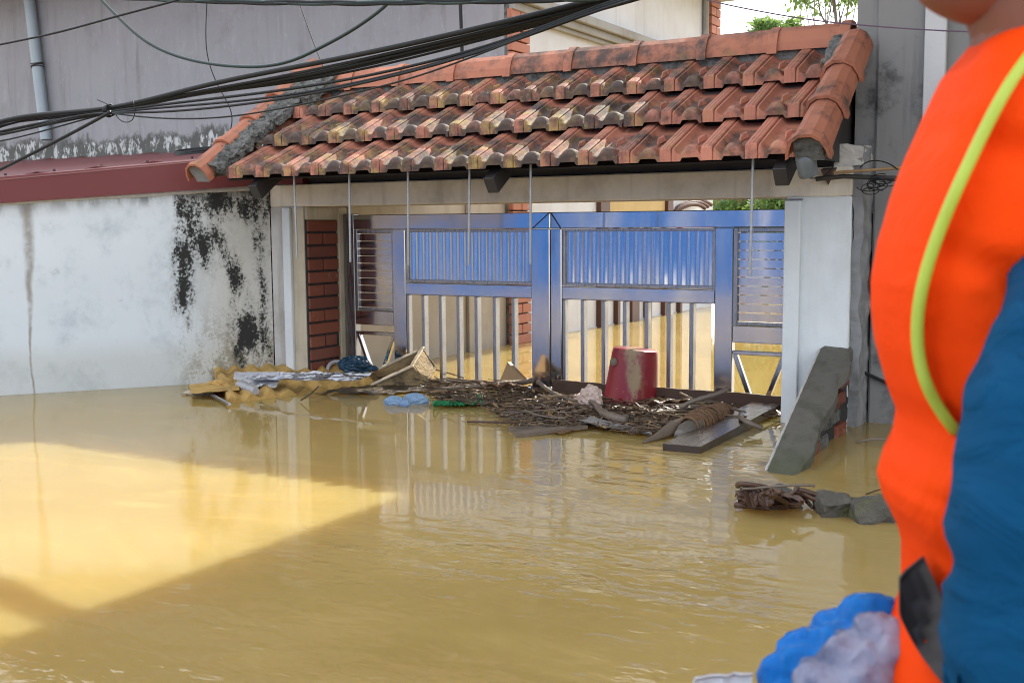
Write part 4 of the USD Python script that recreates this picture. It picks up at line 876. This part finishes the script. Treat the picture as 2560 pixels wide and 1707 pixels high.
def twigs(n, seed, rmin, rmax, lmin, lmax):
    r_ = random.Random(seed); out = []
    while len(out) < n:
        px, py = r_.uniform(1060, 1955), r_.uniform(950, 1088)
        if not inside(px, py): continue
        p = W(px, py, r_.uniform(.004, .035 if px > 1300 else .06)); L = r_.uniform(lmin, lmax); a_ = r_.gauss(0.15, .75); dz_ = r_.gauss(0, .07)
        d_ = np.array([math.cos(a_), math.sin(a_), dz_]) * L / 2; bend = np.array([-math.sin(a_), math.cos(a_), .3]) * L * r_.gauss(0, .07)
        out.append(tube([p - d_, p + bend, p + d_], [r_.uniform(rmin, rmax)] * 3, 4, False))
    return out
single('straw_litter', 'fine wet straw and twigs strewn over the floating mat', 'debris', twigs(2100, 5, .0010, .0026, .02, .10), 'twig_a', kind='stuff')
single('dry_litter', 'paler dry straw scattered over the floating mat', 'debris', twigs(420, 6, .0010, .0026, .04, .18), 'twig_b', kind='stuff')
def chips(n, seed):
    r_ = random.Random(seed); V, Fc = [], []
    while len(V) < 4 * n:
        px, py = r_.uniform(1060, 1955), r_.uniform(950, 1088)
        if not inside(px, py): continue
        p = W(px, py, r_.uniform(.006, .04)); a_ = r_.uniform(0, 6.28); L, w_ = r_.uniform(.008, .03), r_.uniform(.003, .010)
        u = np.array([math.cos(a_), math.sin(a_), r_.gauss(0, .3)]) * L; v = np.array([-math.sin(a_), math.cos(a_), r_.gauss(0, .4)]) * w_
        k = len(V); V += [p - u, p + v, p + u, p - v]; Fc += [(k, k + 1, k + 2), (k, k + 2, k + 3)]
    return trimesh.Trimesh(np.array(V), np.array(Fc), process=False)
single('leaf_litter', 'small sodden leaf scraps strewn over the floating mat', 'debris', chips(1500, 11), 'leaf_dead', kind='stuff')
single('pale_litter', 'pale dry leaf scraps strewn over the floating mat', 'debris', chips(260, 12), 'wood_tan', kind='stuff')
zones = [((1095, 1260), (935, 975), 22, 'twig in the pile before the left gate leaf', 'twigs piled before the left gate leaf'), ((1340, 1480), (985, 1040), 16, 'twig between the chrome bollards and the red bucket', 'twigs left of the bucket'), ((1630, 1800), (990, 1050), 16, 'twig right of the red bucket', 'twigs right of the bucket')]
for (xa, xb), (ya, yb), n_, lab, grp in zones:
    for k in range(n_):
        px, py = rr.uniform(xa, xb), rr.uniform(ya, yb); L = rr.uniform(.12, .42); a_ = rr.gauss(.2, .45); z = rr.uniform(.010, .055); p = W(px, max(py, 952), z)
        d_ = np.array([math.cos(a_), math.sin(a_) * .8, rr.gauss(0, .12)]) * L / 2; p[2] = max(p[2], abs(d_[2]) * .6)
        bend = np.array([0, 0, 1.]) * L * rr.gauss(0, .04) + np.array([-d_[1], d_[0], 0]) * rr.gauss(0, .2)
        r_ = rr.uniform(.003, .0065)
        single('twig', lab, 'twig', tube(spline([p - d_, p + bend, p + d_], 8), np.linspace(r_, r_ * .6, 8), 6), ('twig_a', 'twig_b', 'wood_grey')[rr.randrange(3)], smooth=True, group=grp)
single('fallen_board', 'dark warped board leaning on the mouldy end of the white wall', 'board', trimesh.convex.convex_hull(np.array([wp(s, z, o) for s, z, o in ((-.20, .30, .02), (-.12, .24, .02), (-.05, .22, .02), (-.22, .02, .07), (-.04, .02, .07), (-.20, .30, .035), (-.05, .22, .035), (-.22, .02, .085), (-.04, .02, .085))])), 'timber_black') if False else None

# ------------------------------------------------------------------ overhead cables
CY = 3.74
def cab(lab, pts, r, mat='cable_black', y=CY, group='cables of the tied bundle', name='cable', n=60, ext=True, sides=7):
    P = [G(px, py, y) for px, py in pts]
    return single(name, lab, 'cable' if name == 'cable' else 'wire', tube(spline(P, n), r, sides), mat, smooth=True, group=group)
T = (272, 278)
cab('thickest black cable, uppermost of the tied bundle crossing before the roof', [(1720, -62), (1500, -3), (1300, 46), (1000, 115), (800, 156), (500, 217), (272, 270), (130, 284), (-60, 326)], .0115, y=CY)
for k, (o1, o2, o3, o4, l1, l2, r_) in enumerate(((8, 10, 12, 8, 292, 318, .007), (14, 18, 20, 12, 288, 330, .008), (20, 26, 26, 14, 296, 338, .006), (26, 34, 30, 15, 300, 322, .0055))):
    cab(('second', 'third', 'fourth', 'fifth')[k] + ' black cable from the top of the tied bundle, right of its tie', [(1740, -62 + o1 * .6), (1520, -6 + o1), (1300, 50 + o1), (1000, 118 + o2), (700, 180 + o3), (480, 225 + o4), (272, 272 + 3 * k), (130, l1 - 4), (-60, l2 + 8)], r_, y=CY + .012 * (k + 1))
for k, pts in enumerate(([(1700, -40), (1480, 22), (1300, 88), (1000, 172), (738, 221), (500, 251), (272, 280), (120, 306), (-60, 346)], [(1680, -30), (1460, 34), (1300, 93), (1000, 182), (772, 230), (500, 262), (272, 284), (120, 312), (-60, 350)], [(1690, -30), (1470, 36), (1300, 97), (1000, 186), (772, 236), (500, 273), (380, 281), (272, 284), (120, 304), (-60, 340)], [(1660, -20), (1450, 42), (1280, 105), (1020, 198), (880, 234), (700, 272), (560, 293), (430, 297), (330, 290), (272, 284), (150, 300), (-60, 332)])):
    cab(('topmost', 'second', 'third', 'lowest and thinnest')[k] + ' of the four slack cables that fan out across the roof tiles', pts, (.0062, .0055, .0055, .0038)[k], y=CY - .012 * (k + 1))
cab('black cable hanging down from the tie to the lower left corner of the red canopy', [(276, 280), (200, 322), (100, 374), (0, 424), (-80, 462)], .0085, y=CY - .06)
cab('thin black cable sagging under the bundle at the left edge', [(272, 283), (150, 316), (60, 340), (-60, 362)], .004, y=CY - .03)
a_ = np.linspace(0, 6.28 * 4, 72); c_ = G(273, 279, CY)
single('cable_tie', 'turns of black wire wound round the cable bundle at the left', 'wire tie', tube(np.stack([c_[0] + .0011 * (a_ - 12), c_[1] + .03 * np.cos(a_), c_[2] + .028 * np.sin(a_) + .0003 * a_], 1), .003, 5), 'cable_black', smooth=True)
cab('short wire end sticking up left of the bundle tie', [(243, 250), (262, 258), (278, 267)], .0022, y=CY - .03, name='tie_end', group='loose ends of the bundle tie', n=12)
cab('curled wire end hanging right under the bundle tie', [(290, 288), (300, 300), (318, 306), (332, 298), (337, 275), (331, 252)], .0022, y=CY - .03, name='tie_end', group='loose ends of the bundle tie', n=24)
for k in range(3):
    xs = np.linspace(300, 1500, 34); pts = [(x, np.interp(x, [300, 480, 640, 900, 1060, 1300, 1500], [-6, 2, 7, 9, 6, 3, -4]) + 3.6 * math.sin(x / 55. + k * 2.1)) for x in xs]
    cab(('dark green cable', 'black cable', 'grey-green cable')[k] + ' of the twisted strand along the top edge', pts, .0068, ('cable_green', 'cable_black', 'cable_black')[k], y=CY - .05, group='twisted strand at the top', n=150)
cab('thick cable hanging in a deep loop before the grey wall', [(215, -50), (246, -8), (300, 48), (350, 93), (430, 136), (520, 159), (600, 167), (660, 166), (740, 148), (800, 120), (870, 82), (930, 42), (985, -8), (1010, -50)], .0078, 'cable_green', y=CY + .15, group=None)
cab('single black cable rising across the downpipe at upper left', [(-60, 125), (0, 112), (150, 80), (290, 42), (440, 2), (520, -22)], .0052, y=CY - .1, group=None)
cab('thin wire curving down to the hose coil on the red canopy', [(515, -40), (515, 60), (518, 135), (532, 185), (556, 235), (576, 275), (580, 300), (572, 335), (545, 372)], .0032, y=5.0, name='thin_wire', group='thin wires before the grey wall')
cab('thin wire slanting behind the bundle to the left end of the ridge', [(735, -30), (770, 70), (800, 148), (818, 190)], .0026, y=4.9, name='thin_wire', group='thin wires before the grey wall', n=20)
cab('straight dark cable hanging behind the roof ridge', [(1151, -40), (1153, 60), (1156, 150), (1156, 190)], .013, y=6.4, group=None, n=12)
cab('thin violet-tinged wire crossing the pale sky at the right', [(1700, -22), (1760, -2), (1900, 29), (2040, 52), (2160, 64), (2330, 76), (2500, 82)], .0030, 'wire_violet', y=4.9, name='thin_wire', group=None)

# ------------------------------------------------------------------ trees and porch beyond
def tree(lab, base, h_, crown_c, crown_r, n, leaf, seed, group=None):
    r_ = np.random.default_rng(seed); t = thing('tree', lab, 'tree', base, group)
    base = np.array(base, float); cc = np.array(crown_c, float)
    P = [tube(spline([base, base + (cc - base) * .5 + r_.normal(0, .12, 3), cc], 14), np.linspace(.09, .02, 14), 8)]
    tips = []
    for k in range(16):
        d_ = r_.normal(0, 1, 3); d_ /= np.linalg.norm(d_); d_[2] = abs(d_[2]) * .8 - .15
        tip = cc + d_ * np.array(crown_r) * r_.uniform(.55, 1.); s0 = base + (cc - base) * r_.uniform(.55, .98)
        P.append(tube(spline([s0, (s0 + tip) / 2 + r_.normal(0, .1, 3), tip], 8), np.linspace(.018, .005, 8), 5)); tips.append(tip)
    part(t, 'trunk', P, 'bark', smooth=True)
    tips = np.array(tips); c_ = tips[r_.integers(0, len(tips), n)] + r_.normal(0, 1, (n, 3)) * np.array(crown_r) * .20
    a = r_.normal(0, 1, (n, 3)); a /= np.linalg.norm(a, axis=1, keepdims=True); b = np.cross(a, r_.normal(0, 1, (n, 3))); b /= np.linalg.norm(b, axis=1, keepdims=True)
    s_ = leaf * r_.uniform(.6, 1.3, (n, 1)); v = np.stack([c_ - a * s_, c_ + b * s_ * .42, c_ + a * s_, c_ - b * s_ * .42], 1).reshape(-1, 3)
    i = np.arange(n) * 4; f = np.vstack([np.stack([i, i + 1, i + 2], 1), np.stack([i, i + 2, i + 3], 1)])
    part(t, 'crown', trimesh.Trimesh(v, f, process=False), 'leaf_green')
def far(px, py, y): return G(px, py, y)
c = far(2085, -5, 17.); tree('leafy tree showing above the right end of the roof ridge', (c[0], 17, -1.3), 6, (c[0], 17, c[2]), (.62, .8, .55), 1300, .06, 3)
c = far(1945, 88, 20.); tree('distant treetop peeping over a collar of the ridge tiles', (c[0], 20, -1.3), 5, (c[0], 20, c[2]), (.45, .45, .35), 2200, .06, 5)
c = far(1925, 520, 15.); tree('bright green bush seen through the gap above the right gate leaf', (c[0], 15, -1.3), 3, (c[0] + .3, 15, c[2] - .15), (1.1, .9, .75), 6000, .06, 8)
c = far(2010, 530, 18.); tree('dark green tree behind the bush in the gap above the gate', (c[0], 18, -1.3), 3, (c[0], 18, c[2]), (1.3, .9, .9), 4500, .07, 9)
pc = thing('far_porch', 'far porch with a terracotta column and a green post seen over the gate', 'porch', (far(1830, 520, 15.)[0], 15, 0))
part(pc, 'column', trimesh.creation.cylinder(.13, 4.2, sections=24, transform=trimesh.transformations.translation_matrix((far(1843, 520, 15.)[0], 15, 1.1 - .4))), 'terracotta_column', smooth=40)
part(pc, 'post', cbox(far(1806, 520, 15.)[0], far(1820, 520, 15.)[0], 15.0, 15.1, -1.35, 2.2), 'green_post')
part(pc, 'wall', box(-4.7, far(1803, 520, 16.)[0], 16, 16.2, -1.35, 2.6), 'house_white')
part(pc, 'window', box(far(1771, 520, 15.98)[0], far(1800, 520, 15.98)[0], 15.97, 15.998, 1.0, 1.6), 'brick_dark')
part(pc, 'roof', box(-4.8, far(1860, 520, 15.)[0], 14.8, 16.4, 2.62, 2.75), 'moulding_grey')

# house across the street (its sunlit blue front shows in the steel gate)
bl = thing('blue_house', 'blue painted house front across the street, mirrored in the steel gate', 'house', (-5, -3.4, 0))
part(bl, 'front_wall', box(-10.6, 3, -3.6, -3.4, -1.35, .93), 'blue_paint')
part(bl, 'upper_wall', box(-8.5, 3, -3.6, -3.4, .932, 3.3), 'blue_paint')
part(bl, 'upper_wall', box(-10.6, -8.501, -3.6, -3.41, .932, 3.3), 'dim_brown')
part(bl, 'side_wing', box(-18, -10.61, -3.7, -3.4, -1.35, 3.3), 'dim_brown')
for px in (1450, 1530, 1712, 1905):
    xm_ = G(px, 540, 5.55)[0] * (5.55 + 5.55 + 3.4) / 5.55
    part(bl, 'post', cbox(xm_ - .055, xm_ + .055, -3.399, -3.33, -1.35, 2.1, .005), 'moulding_grey' if px == 1450 else 'pale_strip')

# ------------------------------------------------------------------ boat, person and bag in the foreground
def CM(X, Yf, z): return np.array([X * ca - Yf * sa, X * sa + Yf * ca, z])      # right of, ahead of and above the water under the eye
def hullmesh(X0, X1, Yc, wid, zb, zt, n=40):
    P = np.zeros((n, 11, 3)); u = np.linspace(0, 1, n)
    for i, q in enumerate(u):
        x = X0 + (X1 - X0) * q; w_ = wid * (1 - (2 * q - 1) ** 6) ** .5 * .5 + .02
        for k, a_ in enumerate(np.linspace(-1, 1, 11)):
            P[i, k] = CM(x, Yc + w_ * math.copysign(abs(a_) ** .8, a_), zb + (zt - zb) * abs(a_) ** 3)
    return P
bo = thing('boat', 'white open boat the photographer sits in, its rim just under the picture', 'boat', CM(.3, .4, 0))
P = hullmesh(-2.2, 2.4, .35, 1.7, -.16, .27)
part(bo, 'hull', slab(P, np.array([0, 0, .03])), 'boat_white', smooth=40)
for s in (0, -1):
    part(bo, 'gunwale', tube(P[:, s] + np.array([0, 0, .03]), .022, 10), 'boat_white', smooth=True)
part(bo, 'bench', trimesh.convex.convex_hull(np.array([CM(x, y, z) for x in (.30, .66) for y in (-.25, 1.14) for z in (.16, .20)])), 'boat_grey')
sheetP = crumple(CM(.215, 1.13, .385), CM(.062, .01, 0), CM(-.005, .05, -.20), 18, 26, .012, 3, 9)
single('white_sheet', 'crumpled white plastic sheet over the boat rim at the bottom edge', 'sheet', slab(sheetP, np.array([0, 0, -.004])), 'white_film', smooth=True)

# person seated side-on, facing left
D0 = 1.02
def pp(px, py, D=D0): r_ = ray(px, py); xc = r_[0] * ca + r_[1] * sa; fy = -r_[0] * sa + r_[1] * ca; return np.array([xc / fy * D, D, EYE + r_[2] / fy * D])
Lf = [(0, 2560), (60, 2492), (110, 2428), (200, 2352), (300, 2300), (400, 2258), (500, 2222), (600, 2192), (700, 2177), (760, 2177), (850, 2186), (950, 2212), (1020, 2240), (1070, 2232), (1120, 2205), (1180, 2191), (1230, 2202), (1290, 2234), (1340, 2250), (1390, 2252), (1440, 2250), (1490, 2240), (1540, 2212), (1620, 2186), (1707, 2168), (1800, 2160), (1880, 2165)]
ys = np.array([a for a, _ in Lf]); xsL = np.array([b for _, b in Lf])
nz_, na = 150, 110
PV = np.zeros((nz_, na, 3))
def to_px(p):
    d = np.asarray(p, float) - EYEP; xc = d[..., 0] * ca + d[..., 1] * sa; fy = -d[..., 0] * sa + d[..., 1] * ca
    zc = fy * cp - d[..., 2] * sp; yc = fy * sp + d[..., 2] * cp; X, Y = F * xc / zc, -F * yc / zc
    return 1280 + cr * X - sr * Y, 853.5 + sr * X + cr * Y
pip = [(2640, 60), (2560, 150), (2490, 262), (2430, 385), (2372, 510), (2328, 625), (2300, 720), (2288, 810), (2292, 890), (2312, 965), (2345, 1025), (2385, 1075)]
pip_y = np.array([b for _, b in pip]); pip_x = np.array([a for a, _ in pip])
aa = 2 * np.pi * np.arange(na) / na; c_, s_ = np.cos(aa), np.sin(aa)
for i, py in enumerate(np.linspace(20, 1880, nz_)):
    zc_ = pp(2400, py)[2]; Xl = pp(2300, py)[0]
    Xr = .66 - .03 * math.sin((py - 20) / 1860 * 3.1); dep = np.interp(py, [20, 260, 500, 1300, 1400, 1500, 1880], [.06, .13, .15, .14, .128, .138, .15])
    for it in range(7):
        mid, hw = (Xl + Xr) / 2, (Xr - Xl) / 2
        X = mid + hw * np.sign(c_) * np.abs(c_) ** .72; Y = 1.06 + dep * np.sign(s_) * np.abs(s_) ** .72
        row = np.stack([X * ca - Y * sa, X * sa + Y * ca, np.full(na, zc_)], -1); qx, qy = to_px(row); k = np.argmin(qx)
        Xl += (np.interp(qy[k], ys, xsL) - qx[k]) / F * 1.03
    q = np.stack([X * 7 + zc_ * 5, Y * 7, zc_ * 13 - X * 6], -1)                    # slanting creases of the cloth
    fold = (.012 * (meshkit.fbm(q, 3, 5) - .5) - .008 * np.abs(2 * meshkit.fbm(q * .8 + 9, 2, 3) - 1)) * np.clip(1 - np.abs(c_ + 1) * 0, 0, 1)
    wgt = np.clip(1.1 - 1.1 * np.clip((-c_ - .3) / .5, 0, 1), .08, 1.)
    cr_ = sum(a_ * np.exp(-((py - y0_ - sl_ * (X - .40) * 2600) / w_) ** 2) for y0_, sl_, w_, a_ in ((1045, .35, 26, .020), (1130, -.2, 34, .008), (640, .6, 40, .008), (1240, .3, 22, .012), (1385, .55, 30, .016), (330, .5, 40, .008)))
    stp_ = np.clip((qx - np.interp(py, pip_y, pip_x) - 8) / 70, 0, 1); stp_ = stp_ * stp_ * (3 - 2 * stp_) * .026 * (s_ < 0) * np.interp(py, [0, 60, 1060, 1120], [0, 1, 1, 0])
    fold = fold - cr_ * (s_ < .2)
    Y = Y + stp_
    PV[i] = np.stack([(X + fold * c_ * wgt) * ca - (Y + fold * s_ * 1.6) * sa, (X + fold * c_ * wgt) * sa + (Y + fold * s_ * 1.6) * ca, np.full(na, zc_)], -1)
def closed(Pn):
    n1, m1 = Pn.shape[:2]; i, j = np.meshgrid(np.arange(n1 - 1), np.arange(m1), indexing='ij')
    q = np.stack([i * m1 + j, i * m1 + (j + 1) % m1, (i + 1) * m1 + (j + 1) % m1, (i + 1) * m1 + j], -1).reshape(-1, 4)
    v = np.vstack([Pn.reshape(-1, 3), Pn[0].mean(0), Pn[-1].mean(0)]); k = n1 * m1; j = np.arange(m1)
    f = np.vstack([q[:, [0, 1, 2]], q[:, [0, 2, 3]], np.stack([np.full(m1, k), (j + 1) % m1, j], 1), np.stack([np.full(m1, k + 1), (n1 - 1) * m1 + j, (n1 - 1) * m1 + (j + 1) % m1], 1)])
    return trimesh.Trimesh(v, f, process=False)
pe = thing('person', 'person seated side-on in an orange life vest with lime piping and teal sleeves', 'person', CM(.45, 1.06, .28))
# body: one continuous surface round a skeleton
def chain(joints):
    out = []
    for (a, ra), (b, rb) in zip(joints[:-1], joints[1:]):
        sa_, sb_ = trimesh.creation.icosphere(2, ra), trimesh.creation.icosphere(2, rb)
        pts = np.vstack([np.asarray(sa_.vertices) + CM(*a), np.asarray(sb_.vertices) + CM(*b)]); h_ = trimesh.convex.convex_hull(pts)
        out.append(manifold3d.Manifold(manifold3d.Mesh(np.asarray(h_.vertices, np.float32), np.asarray(h_.faces, np.uint32))))
    return out
def body(chains, length=.02, it=10):
    m = manifold3d.Manifold()
    for c_ in chains:
        for b_ in c_: m = m + b_
    m = m.refine_to_length(length).to_mesh(); t_ = trimesh.Trimesh(m.vert_properties[:, :3], m.tri_verts, process=True)
    return trimesh.smoothing.filter_taubin(t_, iterations=it)
pel, che, nec = ((.55, 1.06, .33), .10), ((.545, 1.06, .86), .085), ((.52, 1.06, 1.07), .055)
shl, shr = ((.54, .95, .95), .050), ((.54, 1.17, .95), .050)
skin_ch = [chain([pel, che, nec, ((.485, 1.06, 1.17), .062)]), chain([che, shl]), chain([che, shr])]
for s, y in ((-1, .97), (1, 1.15)):
    skin_ch.append(chain([((.54, y, .31), .085), ((.06, y + s * .03, .30), .062), ((.05, y + s * .03, .02), .048), ((-.05, y + s * .03, -.04), .036)]))
hd = (.462, 1.06, 1.252)
bm_ = body(skin_ch); part(pe, 'body', bm_, 'skin', smooth=True)
tr = body([chain([((.56, 1.06, .42), .10), ((.56, 1.06, .33), .11)])] + [chain([((.54, y, .31), .097), ((.06, y + s * .03, .30), .074), ((.05, y + s * .03, .06), .060)]) for s, y in ((-1, .99), (1, 1.13))])
part(pe, 'trousers', tr, 'trousers_dark', smooth=True)
head = trimesh.creation.icosphere(4, 1.); v = np.asarray(head.vertices).copy()
hx, hy, hz = -v[:, 0], v[:, 1], v[:, 2]                             # hx > 0: forwards
X = hx * .098; Y = hy * .074; Z = hz * .118
Z -= .012 * np.clip(hx, 0, 1) * np.clip(-hz, 0, 1); X += .012 * np.exp(-((hz + .75) / .22) ** 2) * (hx > 0) * np.exp(-(hy / .5) ** 2)   # chin
X += .030 * np.exp(-((hz + .12) / .16) ** 2 - (hy / .16) ** 2) * (hx > 0)                                                              # nose
X -= .008 * np.exp(-((hz - .02) / .10) ** 2 - ((np.abs(hy) - .38) / .18) ** 2) * (hx > 0)                                                # eye sockets
X += .006 * np.exp(-((hz + .48) / .07) ** 2 - (hy / .35) ** 2) * (hx > 0)                                                               # lips
hv = np.array([CM(hd[0] - x, hd[1] + y, hd[2] + z) for x, y, z in zip(X, Y, Z)])
hp = part(pe, 'head', [trimesh.Trimesh(hv, head.faces, process=False), tube([CM(.50, 1.06, 1.04), CM(.495, 1.06, 1.13), CM(.49, 1.06, 1.18)], [.068, .058, .06], 18)], 'skin', smooth=True)
hair = hv[:]; kk = np.array([CM(hd[0] - x * 1.07, hd[1] + y * 1.08, hd[2] + z * 1.07) for x, y, z in zip(X, Y, Z)])
fm = ((hz > .25 - 1.2 * np.clip(-hx, 0, 1)) & ((hx < .55) | (hz > .6)))[head.faces].all(1)
part(hp, 'hair', trimesh.Trimesh(kk, head.faces[fm], process=False), 'hair_black', smooth=True)
for s in (-1, 1):
    part(hp, 'ear', blob(CM(hd[0] + .012, hd[1] + s * .076, hd[2] - .01), (.020, .010, .032), .1, 5, 2, 1, AZ), 'skin', smooth=True)
    part(hp, 'eye', blob(CM(hd[0] - .087, hd[1] + s * .030, hd[2] + .003), (.011, .011, .010), 0, 1, 2, 1), 'eye_white', smooth=True)
vs = part(pe, 'life_vest', closed(PV), 'vest_orange', smooth=True)
def on_vest(px, py, out=.0):
    """A point on the camera side of the vest."""
    q = pp(px, py, .93); i = int(np.clip((py - 20) / 1860 * (nz_ - 1), 0, nz_ - 1)); row = PV[i]
    xr = row[:, 0] * ca + row[:, 1] * sa; yf = -row[:, 0] * sa + row[:, 1] * ca
    Xq = q[0]
    for _ in range(4):
        near = yf < 1.06; o = np.argsort(xr[near]); yy = np.interp(Xq, xr[near][o], yf[near][o]); Xq = pp(px, py, yy)[0]
    return CM(Xq, yy - out, pp(px, py, yy)[2])
pq = spline([(x, y, 0) for x, y in pip], 60)
pq = np.array([on_vest(x, y, .0030) for x, y, _ in pq]); kz = np.ones(9) / 9
pq = np.stack([np.convolve(np.pad(pq[:, i], 4, mode='reflect', reflect_type='odd'), kz, 'valid') for i in range(3)], 1)
part(vs, 'piping', tube(pq, .0056, 10), 'piping_lime', smooth=True)
stp = [(2250, 1415), (2278, 1480), (2318, 1560), (2366, 1630), (2420, 1695), (2490, 1770)]
wdt = [(58, 0)] * 6
stp = [tuple(q) for q in spline([(x, y, 0) for x, y in stp], 26)[:, :2]]; wdt = [(58, 0)] * 26
Ps = np.zeros((26, 5, 3))
for i, ((x, y), (w_, _)) in enumerate(zip(stp, wdt)):
    for k, o in enumerate(np.linspace(-1, 1, 5)): Ps[i, k] = on_vest(np.clip(x + o * w_ * .78, 2236, 2600), y - o * w_ * .62, .016)
part(vs, 'waist_strap', slab(Ps, CM(0, .004, 0)), 'strap_black', smooth=True)
# near arm in a teal sleeve, hand on the thigh
arm = body([chain([((.485, .96, .90), .05), ((.440, .885, .85), .060), ((.414, .855, .76), .067), ((.405, .835, .62), .066), ((.400, .83, .52), .060), ((.33, .86, .40), .050), ((.25, .90, .36), .040)])], .012, 8)
av = np.asarray(arm.vertices); nrm = np.asarray(arm.vertex_normals)
av = av + nrm * (.017 * (meshkit.fbm(av * np.array([8, 8, 22]), 3, 4) - .5) - .014 * np.abs(2 * meshkit.fbm(av * np.array([7, 7, 17]) + 4, 2, 8) - 1))[:, None]
part(pe, 'sleeve', trimesh.Trimesh(av, arm.faces, process=False), 'sleeve_teal', smooth=True)
arm2 = body([chain([((.56, 1.20, .93), .055), ((.59, 1.24, .76), .060), ((.58, 1.23, .50), .054), ((.30, 1.18, .33), .038)])], .014, 8)
part(pe, 'sleeve', arm2, 'sleeve_teal', smooth=True)
for s, (hx0, hy0, hz0) in ((1, (.235, .90, .36)), (-1, (.285, 1.18, .33))):
    ch = [chain([((hx0, hy0, hz0), .026), ((hx0 - .05, hy0, hz0 + .01), .027), ((hx0 - .085, hy0, hz0 + .006), .022)])]
    for k, (o, L) in enumerate(((-.027, .058), (-.009, .068), (.009, .064), (.027, .05))):
        a_ = (hx0 - .082, hy0 + o, hz0 + .006); ch.append(chain([(a_, .0095), ((a_[0] - L * .5, a_[1], a_[2] + .002), .009), ((a_[0] - L * .8, a_[1], a_[2] - .012), .0085), ((a_[0] - L, a_[1], a_[2] - .03), .0075)]))
    ch.append(chain([((hx0 - .03, hy0 + s * .022, hz0), .012), ((hx0 - .055, hy0 + s * .045, hz0 - .004), .0105), ((hx0 - .082, hy0 + s * .052, hz0 - .010), .009)]))
    part(pe, 'hand', body(ch, .004, 6), 'skin', smooth=True)
# bag of bottles on the lap side
bg = thing('bottle_bag', 'bulging bright blue plastic bag of bottles beside the orange vest', 'bag', CM(.24, 1.0, .42))
BD = 1.15; pm = 1 / F * BD
lob = [(2185, 1550, 58 * pm, BD), (2165, 1630, 66 * pm, BD), (2045, 1670, 62 * pm, BD), (2105, 1690, 72 * pm, BD), (1992, 1718, 66 * pm, BD), (2120, 1790, 150 * pm, BD), (2235, 1700, 110 * pm, BD)]
LC = np.array([CM(*pp(x, y, D)) for x, y, r_, D in lob]); LR = np.array([r_ for _, _, r_, _ in lob])
def bagsdf(x, y, z):
    p = np.array([x, y, z]); d_ = np.linalg.norm(LC - p, axis=1) - LR; k_ = .016
    v = -k_ * math.log(max(1e-30, float(np.exp(-d_ / k_).sum())))
    return -(v + .004 * math.sin(95 * x + 40 * z) * math.sin(70 * z + 50 * y) + .0025 * math.sin(160 * y + 90 * z))
lo, hi_ = (LC - LR[:, None]).min(0) - .03, (LC + LR[:, None]).max(0) + .03
mm = manifold3d.Manifold.level_set(bagsdf, [*lo, *hi_], .008).to_mesh(); bag = trimesh.Trimesh(mm.vert_properties[:, :3], mm.tri_verts, process=True)
def ruffle(m, amp, f, seed):
    v = np.asarray(m.vertices); n_ = np.asarray(m.vertex_normals); return trimesh.Trimesh(v + n_ * (amp * (.5 - np.abs(2 * meshkit.fbm(v * f + 9, 3, seed) - 1)))[:, None], m.faces, process=False)
part(bg, 'blue_film', ruffle(bag, .014, 34, 3), 'bag_bright_blue', smooth=35)
lob2 = [(2222, 1618, 66 * pm, BD - .045), (2185, 1690, 72 * pm, BD - .05), (2112, 1735, 70 * pm, BD - .06), (2050, 1768, 64 * pm, BD - .055), (2235, 1770, 75 * pm, BD - .055), (2150, 1800, 70 * pm, BD - .065)]
LC = np.array([CM(*pp(x, y, D)) for x, y, r_, D in lob2]); LR = np.array([r_ for _, _, r_, _ in lob2])
lo, hi_ = (LC - LR[:, None]).min(0) - .03, (LC + LR[:, None]).max(0) + .03
mm = manifold3d.Manifold.level_set(bagsdf, [*lo, *hi_], .007).to_mesh()
part(bg, 'clear_film', ruffle(trimesh.Trimesh(mm.vert_properties[:, :3], mm.tri_verts, process=True), .016, 36, 5), 'bag_clear', smooth=35)
